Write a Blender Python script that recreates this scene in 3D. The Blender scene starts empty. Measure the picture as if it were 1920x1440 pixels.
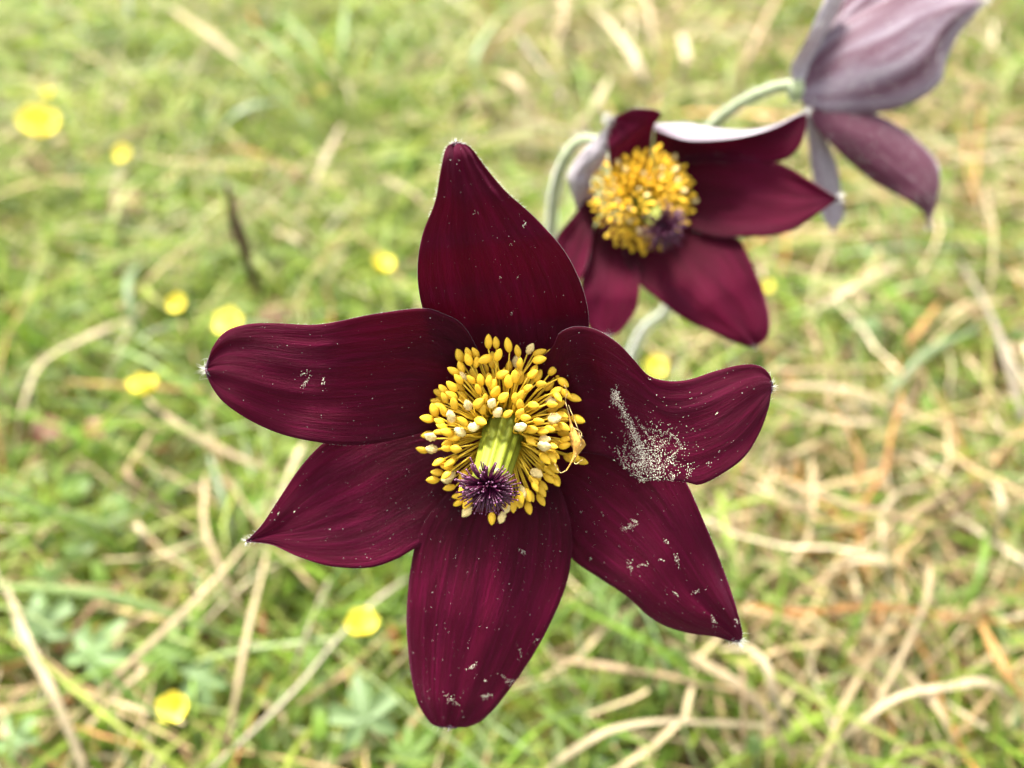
import bpy, math, random
import numpy as np
from mathutils import Vector, Matrix, noise
from mathutils.bvhtree import BVHTree

# ------------------------------------------------------------------ camera, sky, sun, exposure
SC = bpy.context.scene
COL = SC.collection
W0, H0 = 1920, 1440
HFOV = 60.0
F = W0 / 2 / math.tan(math.radians(HFOV / 2))
PITCH = math.radians(50)
CAM = Vector((0, 0, 0.25))
RT = Vector((1, 0, 0))
UP = Vector((0, math.sin(PITCH), math.cos(PITCH)))
TO = Vector((0, -math.cos(PITCH), math.sin(PITCH)))          # from the scene towards the camera

cd = bpy.data.cameras.new('camera')
cam = bpy.data.objects.new('camera', cd)
COL.objects.link(cam)
cam.matrix_world = Matrix(((RT.x, UP.x, TO.x, CAM.x), (RT.y, UP.y, TO.y, CAM.y), (RT.z, UP.z, TO.z, CAM.z), (0, 0, 0, 1)))
cd.sensor_width = 36
cd.lens = 36 * F / W0
cd.clip_start = 0.002
cd.clip_end = 200
cd.dof.use_dof = True
cd.dof.focus_distance = 0.1165
cd.dof.aperture_fstop = 10.2
SC.camera = cam

SUN_EL, SUN_AZ = math.radians(58), math.radians(-22)          # azimuth from +Y (away from the camera) towards +X
S_DIR = Vector((math.sin(SUN_AZ) * math.cos(SUN_EL), math.cos(SUN_AZ) * math.cos(SUN_EL), math.sin(SUN_EL)))
world = bpy.data.worlds.new('World')
SC.world = world
world.use_nodes = True
wn, wl = world.node_tree.nodes, world.node_tree.links
wn.clear()
sky = wn.new('ShaderNodeTexSky')
sky.sky_type = 'NISHITA'
sky.sun_disc = False
sky.sun_elevation = SUN_EL
sky.sun_rotation = SUN_AZ
sky.air_density = 1.0
sky.dust_density = 4.0
hs = wn.new('ShaderNodeHueSaturation')                        # thin bright cloud: the blue is washed out
hs.inputs['Saturation'].default_value = 0.3
bg = wn.new('ShaderNodeBackground')
bg.inputs['Strength'].default_value = 0.125
wo = wn.new('ShaderNodeOutputWorld')
wl.new(sky.outputs[0], hs.inputs['Color'])
wl.new(hs.outputs[0], bg.inputs['Color'])
wl.new(bg.outputs[0], wo.inputs['Surface'])

sd = bpy.data.lights.new('sun', 'SUN')
sd.energy = 3.6
sd.angle = math.radians(12)
sd.color = (1.0, 0.95, 0.87)
sun = bpy.data.objects.new('sun', sd)
COL.objects.link(sun)
sun.rotation_euler = S_DIR.to_track_quat('Z', 'Y').to_euler()

SC.view_settings.view_transform = 'Standard'
SC.view_settings.look = 'None'
SC.view_settings.gamma = 1
SC.view_settings.use_curve_mapping = False
SC.view_settings.exposure = 2.25
SC.render.engine = 'CYCLES'
SC.cycles.max_bounces = 6
SC.cycles.transparent_max_bounces = 8
SC.render.resolution_x, SC.render.resolution_y = 1024, 768

# ------------------------------------------------------------------ helpers
def at(px, py, d):
    return CAM + RT * ((px - 960) / F * d) + UP * ((720 - py) / F * d) - TO * d

def gp(px, py, z=0.0):
    r = RT * ((px - 960) / F) + UP * ((720 - py) / F) - TO
    return CAM + r * ((z - CAM.z) / r.z)

def depth(p):
    return -(p - CAM).dot(TO)

def sm(a, b, x):
    t = min(1, max(0, (x - a) / (b - a)))
    return t * t * (3 - 2 * t)

def lerp_knots(kn, t):
    if t <= kn[0][0]:
        return kn[0][1]
    for (a, x), (b, y) in zip(kn, kn[1:]):
        if t <= b:
            u = (t - a) / (b - a)
            u = u * u * (3 - 2 * u) * 0.5 + u * 0.5
            return x + (y - x) * u
    return kn[-1][1]

def spline(pts, n):
    """n points evenly spaced by length along a Catmull-Rom curve through pts (centripetal enough for these)."""
    P = np.array(pts, float)
    if len(P) == 2:
        return [P[0] + (P[1] - P[0]) * i / (n - 1) for i in range(n)]
    E = np.vstack([2 * P[0] - P[1], P, 2 * P[-1] - P[-2]])
    out = []
    for i in range(1, len(E) - 2):
        a, b, c, d = E[i - 1], E[i], E[i + 1], E[i + 2]
        for k in range(24):
            t = k / 24
            out.append(0.5 * ((2 * b) + (c - a) * t + (2 * a - 5 * b + 4 * c - d) * t * t + (3 * b - a - 3 * c + d) * t ** 3))
    out.append(E[-2])
    out = np.array(out)
    s = np.concatenate([[0], np.cumsum(np.linalg.norm(np.diff(out, axis=0), axis=1))])
    q = np.linspace(0, s[-1], n)
    return [np.array([np.interp(x, s, out[:, k]) for k in range(P.shape[1])]) for x in q]

def mesh_obj(name, v, f, mat, parent=None, smooth=True, uv=None, mats=None, fmat=None, col=None):
    me = bpy.data.meshes.new(name)
    me.from_pydata([tuple(p) for p in v], [], f)
    if smooth:
        me.polygons.foreach_set('use_smooth', [True] * len(me.polygons))
    for m in (mats or [mat]):
        me.materials.append(m)
    if fmat is not None:
        me.polygons.foreach_set('material_index', fmat)
    if uv is not None:
        lay = me.uv_layers.new(name='UVMap')
        idx = np.zeros(len(me.loops), dtype=np.int32)
        me.loops.foreach_get('vertex_index', idx)
        lay.data.foreach_set('uv', np.array(uv, dtype=np.float32)[idx].ravel())
    if col is not None:
        ca = me.color_attributes.new('tint', 'FLOAT_COLOR', 'POINT')
        ca.data.foreach_set('color', np.array(col, dtype=np.float32).ravel())
    me.update()
    o = bpy.data.objects.new(name, me)
    COL.objects.link(o)
    if parent:
        put(o, parent)
    return o

def put(o, parent):
    """Parent o (whose mesh is in world space, or which has its own transform) and keep it where it is."""
    o.parent = parent
    if parent.parent is None:
        o.matrix_parent_inverse = parent.matrix_basis.inverted()

def tag(o, label, cat, group=None, kind=None):
    o['label'] = label
    o['category'] = cat
    if group:
        o['group'] = group
    if kind:
        o['kind'] = kind
    return o

def empty(name, loc, label, cat, group=None):
    o = bpy.data.objects.new(name, None)
    o.empty_display_size = 0.01
    COL.objects.link(o)
    o.location = loc
    return tag(o, label, cat, group)

def tube_geo(pts, rad, seg=8, v=None, f=None, uvs=None):
    """A tapered tube through pts (Vectors); rad a number, list or function of t. Returns lists."""
    v = [] if v is None else v
    f = [] if f is None else f
    n = len(pts)
    base = len(v)
    ref = Vector((0.3, 0.8, 0.52)).normalized()
    for i, p in enumerate(pts):
        t = (pts[min(i + 1, n - 1)] - pts[max(i - 1, 0)])
        t = t.normalized() if t.length > 1e-12 else Vector((0, 0, 1))
        a = t.cross(ref)
        if a.length < 1e-3:
            a = t.cross(Vector((1, 0, 0)))
        a.normalize()
        b = t.cross(a)
        r = rad(i / (n - 1)) if callable(rad) else rad[i] if isinstance(rad, (list, tuple)) else rad
        for k in range(seg):
            w = 2 * math.pi * k / seg
            v.append(p + a * (r * math.cos(w)) + b * (r * math.sin(w)))
            if uvs is not None:
                uvs.append((k / seg, i / (n - 1)))
    for i in range(n - 1):
        for k in range(seg):
            k2 = (k + 1) % seg
            f.append((base + i * seg + k, base + i * seg + k2, base + (i + 1) * seg + k2, base + (i + 1) * seg + k))
    f.append(tuple(base + k for k in reversed(range(seg))))
    f.append(tuple(base + (n - 1) * seg + k for k in range(seg)))
    return v, f

def hairs_geo(roots, dirs, length, rad, rng, v=None, f=None, bend=0.35):
    v = [] if v is None else v
    f = [] if f is None else f
    for p, d in zip(roots, dirs):
        L = length * rng.uniform(0.45, 1.15)
        d = d.normalized()
        s = Vector((rng.uniform(-1, 1), rng.uniform(-1, 1), rng.uniform(-1, 1)))
        s = (s - d * s.dot(d)).normalized()
        q = d.cross(s)
        m = p + d * (L * 0.55) + s * (L * bend * 0.2)
        e = p + d * L + s * (L * bend * rng.uniform(0.2, 1.2))
        b = len(v)
        for c, r in ((p, rad), (m, rad * 0.7)):
            for k in range(3):
                w = 2.094 * k
                v.append(c + s * (r * math.cos(w)) + q * (r * math.sin(w)))
        v.append(e)
        for k in range(3):
            k2 = (k + 1) % 3
            f.append((b + k, b + k2, b + 3 + k2, b + 3 + k))
            f.append((b + 3 + k, b + 3 + k2, b + 6))
    return v, f

# ------------------------------------------------------------------ materials
def newmat(name):
    m = bpy.data.materials.new(name)
    m.use_nodes = True
    nt = m.node_tree
    nt.nodes.clear()
    out = nt.nodes.new('ShaderNodeOutputMaterial')
    bs = nt.nodes.new('ShaderNodeBsdfPrincipled')
    nt.links.new(bs.outputs[0], out.inputs['Surface'])
    return m, nt, bs, out

def N(nt, t, **kw):
    n = nt.nodes.new(t)
    for k, val in kw.items():
        if k in n.inputs:
            n.inputs[k].default_value = val
        else:
            setattr(n, k, val)
    return n

def ramp(nt, stops):
    r = nt.nodes.new('ShaderNodeValToRGB')
    e = r.color_ramp.elements
    while len(e) < len(stops):
        e.new(0.5)
    for el, (p, c) in zip(e, stops):
        el.position = p
        el.color = (*c, 1)
    return r

def mixc(nt, fac, a, b, blend='MIX'):
    m = nt.nodes.new('ShaderNodeMix')
    m.data_type = 'RGBA'
    m.blend_type = blend
    for sock, val in ((m.inputs[0], fac), (m.inputs[6], a), (m.inputs[7], b)):
        if hasattr(val, 'is_linked'):
            nt.links.new(val, sock)
        elif isinstance(val, (int, float)):
            sock.default_value = val
        else:
            sock.default_value = (*val, 1)
    return m.outputs[2]

def add_translucent(nt, bs, out, colour, fac):
    tr = nt.nodes.new('ShaderNodeBsdfTranslucent')
    if hasattr(colour, 'is_linked'):
        nt.links.new(colour, tr.inputs['Color'])
    else:
        tr.inputs['Color'].default_value = (*colour, 1)
    mx = nt.nodes.new('ShaderNodeMixShader')
    mx.inputs[0].default_value = fac
    nt.links.new(bs.outputs[0], mx.inputs[1])
    nt.links.new(tr.outputs[0], mx.inputs[2])
    nt.links.new(mx.outputs[0], out.inputs['Surface'])
    return tr

def streaks(nt, su, sv, detail=4, rough=0.6, dist=0.6):
    tc = N(nt, 'ShaderNodeTexCoord')
    mp = N(nt, 'ShaderNodeMapping')
    mp.inputs['Scale'].default_value = (su, sv, 1)
    info = N(nt, 'ShaderNodeObjectInfo')
    ad = N(nt, 'ShaderNodeVectorMath', operation='MULTIPLY_ADD')
    cx = N(nt, 'ShaderNodeCombineXYZ')
    nt.links.new(info.outputs['Random'], cx.inputs['Z'])
    nt.links.new(cx.outputs[0], ad.inputs[0])
    ad.inputs[1].default_value = (0, 0, 37)
    nt.links.new(tc.outputs['UV'], mp.inputs['Vector'])
    nt.links.new(mp.outputs[0], ad.inputs[2])
    no = N(nt, 'ShaderNodeTexNoise', Scale=1.0, Detail=detail, Roughness=rough, Distortion=dist)
    nt.links.new(ad.outputs[0], no.inputs['Vector'])
    return no.outputs[0], tc

def petal_inner(name='petal_burgundy_velvet'):
    m, nt, bs, out = newmat(name)
    st, tc = streaks(nt, 30, 3.6, detail=6, rough=0.7, dist=1.1)
    st2, _ = streaks(nt, 5, 1.4, detail=3)
    fine, _ = streaks(nt, 85, 22, detail=4, rough=0.75, dist=0.8)
    c1 = ramp(nt, [(0.32, (0.034, 0.0005, 0.0068)), (0.5, (0.056, 0.0007, 0.0130)), (0.68, (0.096, 0.0016, 0.0245))])
    nt.links.new(st, c1.inputs[0])
    c2 = ramp(nt, [(0.35, (0.75, 0.7, 0.75)), (0.65, (1.2, 1.2, 1.1))])
    nt.links.new(st2, c2.inputs[0])
    cc = mixc(nt, 1.0, c1.outputs[0], c2.outputs[0], 'MULTIPLY')
    # own darker, browner foot, deepened with the shade of the cup painted in
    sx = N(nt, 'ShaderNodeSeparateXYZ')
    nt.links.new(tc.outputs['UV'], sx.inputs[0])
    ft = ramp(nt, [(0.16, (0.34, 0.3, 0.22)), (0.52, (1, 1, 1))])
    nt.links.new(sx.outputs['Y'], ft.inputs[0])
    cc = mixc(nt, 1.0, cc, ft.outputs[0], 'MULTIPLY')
    nt.links.new(cc, bs.inputs['Base Color'])
    bs.inputs['Roughness'].default_value = 0.58
    bs.inputs['Specular IOR Level'].default_value = 0.085
    bs.inputs['Sheen Weight'].default_value = 0.12
    bs.inputs['Sheen Roughness'].default_value = 0.4
    bs.inputs['Sheen Tint'].default_value = (1.0, 0.28, 0.55, 1)
    hsum = N(nt, 'ShaderNodeMath', operation='MULTIPLY_ADD')
    nt.links.new(fine, hsum.inputs[0])
    hsum.inputs[1].default_value = 0.6
    nt.links.new(st, hsum.inputs[2])
    bp = N(nt, 'ShaderNodeBump', Strength=0.75, Distance=0.00035)
    nt.links.new(hsum.outputs[0], bp.inputs['Height'])
    nt.links.new(bp.outputs[0], bs.inputs['Normal'])
    add_translucent(nt, bs, out, (0.42, 0.006, 0.07), 0.3)
    return m

def petal_outer(name='petal_silvery_back'):
    m, nt, bs, out = newmat(name)
    st, tc = streaks(nt, 5, 1.1, detail=6, rough=0.55, dist=0.8)
    info = N(nt, 'ShaderNodeObjectInfo')
    sp = N(nt, 'ShaderNodeSeparateColor')
    nt.links.new(info.outputs['Color'], sp.inputs[0])
    ad = N(nt, 'ShaderNodeMath', operation='ADD')                 # object colour red = how thick the silver down lies
    nt.links.new(st, ad.inputs[0])
    nt.links.new(sp.outputs[0], ad.inputs[1])
    sb = N(nt, 'ShaderNodeMath', operation='SUBTRACT')
    nt.links.new(ad.outputs[0], sb.inputs[0])
    sb.inputs[1].default_value = 0.5
    c1 = ramp(nt, [(0.3, (0.045, 0.005, 0.018)), (0.46, (0.082, 0.040, 0.058)), (0.6, (0.145, 0.108, 0.135)), (0.8, (0.26, 0.232, 0.25))])
    nt.links.new(sb.outputs[0], c1.inputs[0])
    nt.links.new(c1.outputs[0], bs.inputs['Base Color'])
    bs.inputs['Roughness'].default_value = 0.6
    bs.inputs['Specular IOR Level'].default_value = 0.2
    bs.inputs['Sheen Weight'].default_value = 0.24
    bs.inputs['Sheen Roughness'].default_value = 0.5
    bp = N(nt, 'ShaderNodeBump', Strength=0.25, Distance=0.0003)
    nt.links.new(st, bp.inputs['Height'])
    nt.links.new(bp.outputs[0], bs.inputs['Normal'])
    add_translucent(nt, bs, out, (0.4, 0.03, 0.1), 0.14)
    return m

def simple(name, c, rough=0.6, var=0.25, scale=900, sheen=0, trans=None, tf=0.3, bump=0.0, spec=0.3, sss=0.0):
    m, nt, bs, out = newmat(name)
    tc = N(nt, 'ShaderNodeTexCoord')
    no = N(nt, 'ShaderNodeTexNoise', Scale=scale, Detail=4.0, Roughness=0.6)
    nt.links.new(tc.outputs['Object'], no.inputs['Vector'])
    r = ramp(nt, [(0.3, tuple(x * (1 - var) for x in c)), (0.7, tuple(x * (1 + var) for x in c))])
    nt.links.new(no.outputs[0], r.inputs[0])
    info = N(nt, 'ShaderNodeObjectInfo')
    mr = N(nt, 'ShaderNodeMapRange')
    mr.inputs['To Min'].default_value = 0.8
    mr.inputs['To Max'].default_value = 1.2
    nt.links.new(info.outputs['Random'], mr.inputs['Value'])
    cc = mixc(nt, 1.0, r.outputs[0], mr.outputs[0], 'MULTIPLY')
    nt.links.new(cc, bs.inputs['Base Color'])
    bs.inputs['Roughness'].default_value = rough
    bs.inputs['Specular IOR Level'].default_value = spec
    bs.inputs['Sheen Weight'].default_value = sheen
    if sss:
        bs.inputs['Subsurface Weight'].default_value = sss
        bs.inputs['Subsurface Radius'].default_value = (1, 0.6, 0.2)
        bs.inputs['Subsurface Scale'].default_value = 0.0006
    if bump:
        bp = N(nt, 'ShaderNodeBump', Strength=bump, Distance=0.0003)
        nt.links.new(no.outputs[0], bp.inputs['Height'])
        nt.links.new(bp.outputs[0], bs.inputs['Normal'])
    if trans:
        add_translucent(nt, bs, out, trans, tf)
    return m

def tinted(name, rough=0.5, tf=0.35, spec=0.35, tboost=(1.5, 1.6, 0.9)):
    """Blades: each one's own colour comes from the tint attribute, its grain from noise."""
    m, nt, bs, out = newmat(name)
    a = N(nt, 'ShaderNodeVertexColor', layer_name='tint')
    tc = N(nt, 'ShaderNodeTexCoord')
    no = N(nt, 'ShaderNodeTexNoise', Scale=260.0, Detail=3.0)
    nt.links.new(tc.outputs['Object'], no.inputs['Vector'])
    r = ramp(nt, [(0.3, (0.75, 0.75, 0.7)), (0.7, (1.2, 1.18, 1.1))])
    nt.links.new(no.outputs[0], r.inputs[0])
    c = mixc(nt, 1.0, a.outputs[0], r.outputs[0], 'MULTIPLY')
    nt.links.new(c, bs.inputs['Base Color'])
    bs.inputs['Roughness'].default_value = rough
    bs.inputs['Specular IOR Level'].default_value = spec
    t = mixc(nt, 1.0, c, tboost, 'MULTIPLY')
    add_translucent(nt, bs, out, t, tf)
    return m

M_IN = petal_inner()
M_OUT = petal_outer()
M_HAIR = simple('silver_hair', (0.72, 0.70, 0.66), 0.5, 0.05, trans=(0.8, 0.78, 0.74), tf=0.4)
M_ANTHER = simple('anther_golden', (0.74, 0.46, 0.025), 0.55, 0.14, 1500, bump=0.3, sss=0.15, trans=(0.85, 0.52, 0.03), tf=0.16)
M_CREAM = simple('anther_cream_pollen', (0.72, 0.55, 0.22), 0.85, 0.22, 5000, bump=0.8)
M_FIL = simple('filament_yellow', (0.68, 0.47, 0.03), 0.45, 0.12, 600, trans=(0.8, 0.55, 0.04), tf=0.3)
M_COLUMN = simple('carpel_green', (0.125, 0.145, 0.012), 0.45, 0.15, 700, sss=0.2)
M_STYLE = simple('style_purple', (0.055, 0.0025, 0.024), 0.4, 0.3, 1500, spec=0.5)
M_STIGMA = simple('stigma_lilac', (0.20, 0.065, 0.155), 0.4, 0.2, 1500, spec=0.5)
M_POLLEN = simple('pollen_cream', (0.8, 0.71, 0.58), 0.9, 0.15, 4000)
M_DUST = simple('pollen_pale', (0.7, 0.58, 0.56), 0.9, 0.2, 4000)
M_STEM = simple('stem_downy_green', (0.19, 0.23, 0.10), 0.6, 0.15, 200, sheen=1.0)
M_DEBRIS = simple('withered_web', (0.42, 0.22, 0.04), 0.85, 0.45, 1400, bump=0.6)
M_WEB = simple('pale_thread', (0.42, 0.30, 0.12), 0.7, 0.2, 900)
M_BLADE = tinted('grass_blade')
M_STRAW = tinted('dry_straw', 0.6, 0.15, 0.25, (1.1, 1.0, 0.9))
M_YPET = simple('yellow_petal', (0.82, 0.72, 0.11), 0.4, 0.08, 300, trans=(0.9, 0.82, 0.06), tf=0.35)
M_YCEN = simple('yellow_centre', (0.78, 0.62, 0.05), 0.6, 0.2, 2000)
M_YORANGE = simple('orange_yellow_petal', (0.7, 0.36, 0.01), 0.45, 0.12, 300, trans=(0.8, 0.45, 0.02), tf=0.25)
M_LEAF = simple('leaf_green', (0.095, 0.155, 0.03), 0.5, 0.25, 250, trans=(0.2, 0.32, 0.04), tf=0.35)
M_LEAFB = simple('leaf_blue_green', (0.12, 0.18, 0.07), 0.5, 0.25, 250, trans=(0.2, 0.32, 0.08), tf=0.3)
M_RED = simple('leaf_red_brown', (0.13, 0.055, 0.025), 0.6, 0.4, 300, trans=(0.25, 0.09, 0.03), tf=0.15)
M_TWIG = simple('twig_dark', (0.055, 0.03, 0.016), 0.8, 0.4, 500, bump=0.6)
M_GREYT = simple('twig_grey', (0.27, 0.23, 0.18), 0.8, 0.3, 500, bump=0.4)

def ground_mat():
    m, nt, bs, out = newmat('soil_and_moss')
    tc = N(nt, 'ShaderNodeTexCoord')
    n1 = N(nt, 'ShaderNodeTexNoise', Scale=22.0, Detail=6.0, Roughness=0.65)
    n2 = N(nt, 'ShaderNodeTexNoise', Scale=240.0, Detail=5.0, Roughness=0.7)
    for n in (n1, n2):
        nt.links.new(tc.outputs['Object'], n.inputs['Vector'])
    a = ramp(nt, [(0.36, (0.07, 0.042, 0.020)), (0.5, (0.10, 0.085, 0.025)), (0.64, (0.075, 0.105, 0.022))])
    b = ramp(nt, [(0.3, (0.5, 0.5, 0.5)), (0.7, (1.45, 1.4, 1.25))])
    nt.links.new(n1.outputs[0], a.inputs[0])
    nt.links.new(n2.outputs[0], b.inputs[0])
    nt.links.new(mixc(nt, 1.0, a.outputs[0], b.outputs[0], 'MULTIPLY'), bs.inputs['Base Color'])
    bs.inputs['Roughness'].default_value = 0.95
    bs.inputs['Specular IOR Level'].default_value = 0.1
    bp = N(nt, 'ShaderNodeBump', Strength=1.0, Distance=0.004)
    nt.links.new(n2.outputs[0], bp.inputs['Height'])
    nt.links.new(bp.outputs[0], bs.inputs['Normal'])
    return m
M_GROUND = ground_mat()

# ------------------------------------------------------------------ the ground, its turf and litter
def ground():
    xs = sorted(set([round(v, 4) for v in np.concatenate([np.linspace(-60, -1.2, 10), np.linspace(-1.2, 1.2, 97), np.linspace(1.2, 60, 10)])]))
    ys = sorted(set([round(v, 4) for v in np.concatenate([np.linspace(-60, -0.6, 10), np.linspace(-0.6, 1.8, 97), np.linspace(1.8, 60, 10)])]))
    v, f = [], []
    for y in ys:
        for x in xs:
            z = 0.0
            if abs(x) < 1.3 and -0.7 < y < 1.9:
                z = 0.004 * noise.noise(Vector((x * 14, y * 14, 3))) - 0.002
            v.append((x, y, z))
    nx = len(xs)
    for j in range(len(ys) - 1):
        for i in range(nx - 1):
            f.append((j * nx + i, j * nx + i + 1, (j + 1) * nx + i + 1, (j + 1) * nx + i))
    o = mesh_obj('ground', v, f, M_GROUND)
    tag(o, 'brown soil with moss under the meadow turf', 'ground', kind='structure')
ground()

def nfield(x, y, s, seed):
    return np.array([noise.noise(Vector((a * s, b * s, seed))) for a, b in zip(x, y)])

def blades(name, mat, n, box, L, wid, e0, drop, palette, seed, seg=5, weight=None, rise=0.0, taper=1.0, wig=0.15, label='', cat='grass'):
    """n ribbon blades strewn over a box of ground, bent by their own weight, joined into one mass."""
    rng = np.random.default_rng(seed)
    x = rng.uniform(box[0], box[1], n * 3)
    y = rng.uniform(box[2], box[3], n * 3)
    if weight is not None:
        keep = rng.uniform(0, 1, n * 3) < weight(x, y)
        x, y = x[keep], y[keep]
    x, y = x[:n], y[:n]
    n = len(x)
    az = rng.uniform(0, 2 * math.pi, n)
    el = np.radians(rng.uniform(e0[0], e0[1], n))
    dr = np.radians(rng.uniform(drop[0], drop[1], n)) / seg
    ln = rng.uniform(L[0], L[1], n) / seg
    w = rng.uniform(wid[0], wid[1], n) / 2
    roll = rng.normal(0, 0.6, n)
    p = np.stack([x, y, rng.uniform(0, 1, n) * rise], 1)
    V = np.zeros((n, seg + 1, 2, 3))
    for k in range(seg + 1):
        t = k / seg
        d = np.stack([np.cos(az) * np.cos(el), np.sin(az) * np.cos(el), np.sin(el)], 1)
        side = np.stack([-np.sin(az), np.cos(az), np.zeros(n)], 1)
        up = np.cross(d, side)
        s = side * np.cos(roll)[:, None] + up * np.sin(roll)[:, None]
        ww = w * ((1 - t ** 2.2 * 0.93 * taper) * (0.75 + 0.25 * min(1, t * 4)))
        V[:, k, 0] = p - s * ww[:, None]
        V[:, k, 1] = p + s * ww[:, None]
        p = p + d * ln[:, None]
        p[:, 2] = np.maximum(p[:, 2], 0.001 + 0.004 * rng.uniform(0, 1, n))
        el = el - dr
        az = az + rng.normal(0, wig, n)
    pal = np.array([c for c, _ in palette])
    pw = np.array([q for _, q in palette], float)
    ci = rng.choice(len(pal), n, p=pw / pw.sum())
    col = pal[ci] * rng.uniform(0.72, 1.3, n)[:, None]
    C = np.ones((n, (seg + 1) * 2, 4))
    C[:, :, :3] = col[:, None, :]
    nv = n * (seg + 1) * 2
    b = (np.arange(n) * (seg + 1) * 2)[:, None] + (np.arange(seg) * 2)[None, :]
    b = b.reshape(-1)
    Q = np.stack([b, b + 1, b + 3, b + 2], 1)
    me = bpy.data.meshes.new(name)
    me.vertices.add(nv)
    me.vertices.foreach_set('co', V.reshape(-1).astype(np.float32))
    me.loops.add(len(Q) * 4)
    me.loops.foreach_set('vertex_index', Q.reshape(-1).astype(np.int32))
    me.polygons.add(len(Q))
    me.polygons.foreach_set('loop_start', (np.arange(len(Q)) * 4).astype(np.int32))
    me.polygons.foreach_set('use_smooth', [True] * len(Q))
    me.update(calc_edges=True)
    ca = me.color_attributes.new('tint', 'FLOAT_COLOR', 'POINT')
    ca.data.foreach_set('color', C.reshape(-1).astype(np.float32))
    me.materials.append(mat)
    o = bpy.data.objects.new(name, me)
    COL.objects.link(o)
    return tag(o, label, cat, kind='stuff')

GREEN = [((0.115, 0.195, 0.020), 4), ((0.16, 0.225, 0.032), 4), ((0.21, 0.25, 0.045), 3), ((0.17, 0.22, 0.095), 2.5), ((0.07, 0.125, 0.012), 1)]
DRY = [((0.28, 0.205, 0.105), 4), ((0.33, 0.26, 0.155), 4), ((0.22, 0.145, 0.07), 2), ((0.40, 0.335, 0.23), 1.2), ((0.33, 0.16, 0.05), 0.8), ((0.14, 0.08, 0.04), 1)]
MOSS = [((0.17, 0.18, 0.02), 4), ((0.23, 0.2, 0.022), 2.5), ((0.11, 0.14, 0.016), 3), ((0.28, 0.17, 0.02), 1)]

def w_dry(x, y):
    """Litter lies thick to the right and under the two far blooms, thin on the left."""
    px, py = screen(x, y)
    a = 0.10 + 0.47 / (1 + np.exp(-(px - 1150) / 160)) + 0.3 * np.exp(-((px - 1050) / 230) ** 2 - ((py - 120) / 220) ** 2)
    a = a + 0.3 * np.exp(-((px - 450) / 350) ** 2 - ((py - 1350) / 200) ** 2)
    return np.clip(a + 0.45 * nfield(x, y, 16, 7), 0.05, 1)

def w_green(x, y):
    px, py = screen(x, y)
    a = 0.92 - 0.26 / (1 + np.exp(-(px - 1250) / 150)) - 0.45 * np.exp(-((px - 1080) / 220) ** 2 - ((py - 130) / 170) ** 2)
    return np.clip(a + 0.5 * nfield(x, y, 13, 2), 0.12, 1)

def screen(x, y):
    # where a spot of ground stands in the view: only used to say where litter is thick and where the turf is green
    dx, dy, dz = x - CAM.x, y - CAM.y, -CAM.z
    d = np.maximum(-(dy * TO.y + dz * TO.z), 0.05)
    return 960 + F * dx / d, 720 - F * (dy * UP.y + dz * UP.z) / d

NEAR = (-0.5, 0.5, -0.03, 0.75)
blades('green_grass', M_BLADE, 27000, NEAR, (0.022, 0.06), (0.0006, 0.0018), (25, 85), (40, 130), GREEN, 1, weight=w_green, label='short fresh green grass covering the meadow floor')
blades('long_grass', M_BLADE, 1900, NEAR, (0.05, 0.11), (0.0009, 0.0022), (20, 75), (50, 130), GREEN, 3, seg=8, weight=w_green, label='longer arching green grass blades over the turf')
blades('dry_litter', M_STRAW, 9500, NEAR, (0.02, 0.075), (0.0005, 0.0017), (-5, 22), (-20, 60), DRY, 4, weight=w_dry, rise=0.018, taper=0.6, label='matted dry straw lying through the turf', cat='straw')
blades('curled_straw', M_STRAW, 1300, NEAR, (0.05, 0.12), (0.0008, 0.0020), (10, 55), (60, 190), DRY, 5, seg=9, weight=w_dry, rise=0.012, taper=0.7, wig=0.28, label='long curled dead grass leaves over the turf', cat='straw')
blades('ground_cover', M_BLADE, 7000, NEAR, (0.006, 0.013), (0.0024, 0.0055), (10, 60), (20, 70), [((0.10, 0.175, 0.016), 4), ((0.14, 0.20, 0.02), 3), ((0.07, 0.13, 0.02), 2), ((0.2, 0.09, 0.03), 0.35)], 16, seg=3, weight=w_green, rise=0.014, taper=0.75, label='small rounded green leaves crowding between the grass', cat='leaves')
HAZE_PALE = [((0.28, 0.30, 0.10), 4), ((0.31, 0.28, 0.15), 3), ((0.22, 0.28, 0.06), 4), ((0.36, 0.31, 0.2), 1.5)]  # bright haze over the far left turf, painted in as paler blades
blades('haze_pale_grass', M_BLADE, 6500, (-0.5, 0.12, 0.24, 0.8), (0.03, 0.08), (0.0008, 0.0019), (25, 75), (40, 120), HAZE_PALE, 18, seg=6, label='grass coloured paler for the bright haze farther from the open bloom')
blades('moss', M_BLADE, 16000, NEAR, (0.006, 0.016), (0.0008, 0.0020), (25, 90), (20, 90), MOSS, 6, seg=3, label='yellow green moss between the grass roots', cat='moss')
blades('distant_grass', M_BLADE, 9000, (-2.2, 2.2, 0.75, 3.2), (0.03, 0.09), (0.002, 0.005), (25, 85), (40, 120), GREEN + DRY[:3], 8, label='grass of the meadow farther off', cat='grass')
blades('side_grass', M_BLADE, 4500, (-1.3, -0.5, -0.4, 0.75), (0.03, 0.08), (0.002, 0.004), (25, 85), (40, 120), GREEN + DRY[:3], 9, label='grass of the meadow off to the green side', cat='grass')
blades('side_straw_grass', M_BLADE, 4500, (0.5, 1.3, -0.4, 0.75), (0.03, 0.08), (0.002, 0.004), (25, 85), (40, 120), GREEN + DRY[:4] + DRY[:4], 10, label='mixed green and dry grass off to the straw side', cat='grass')

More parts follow.
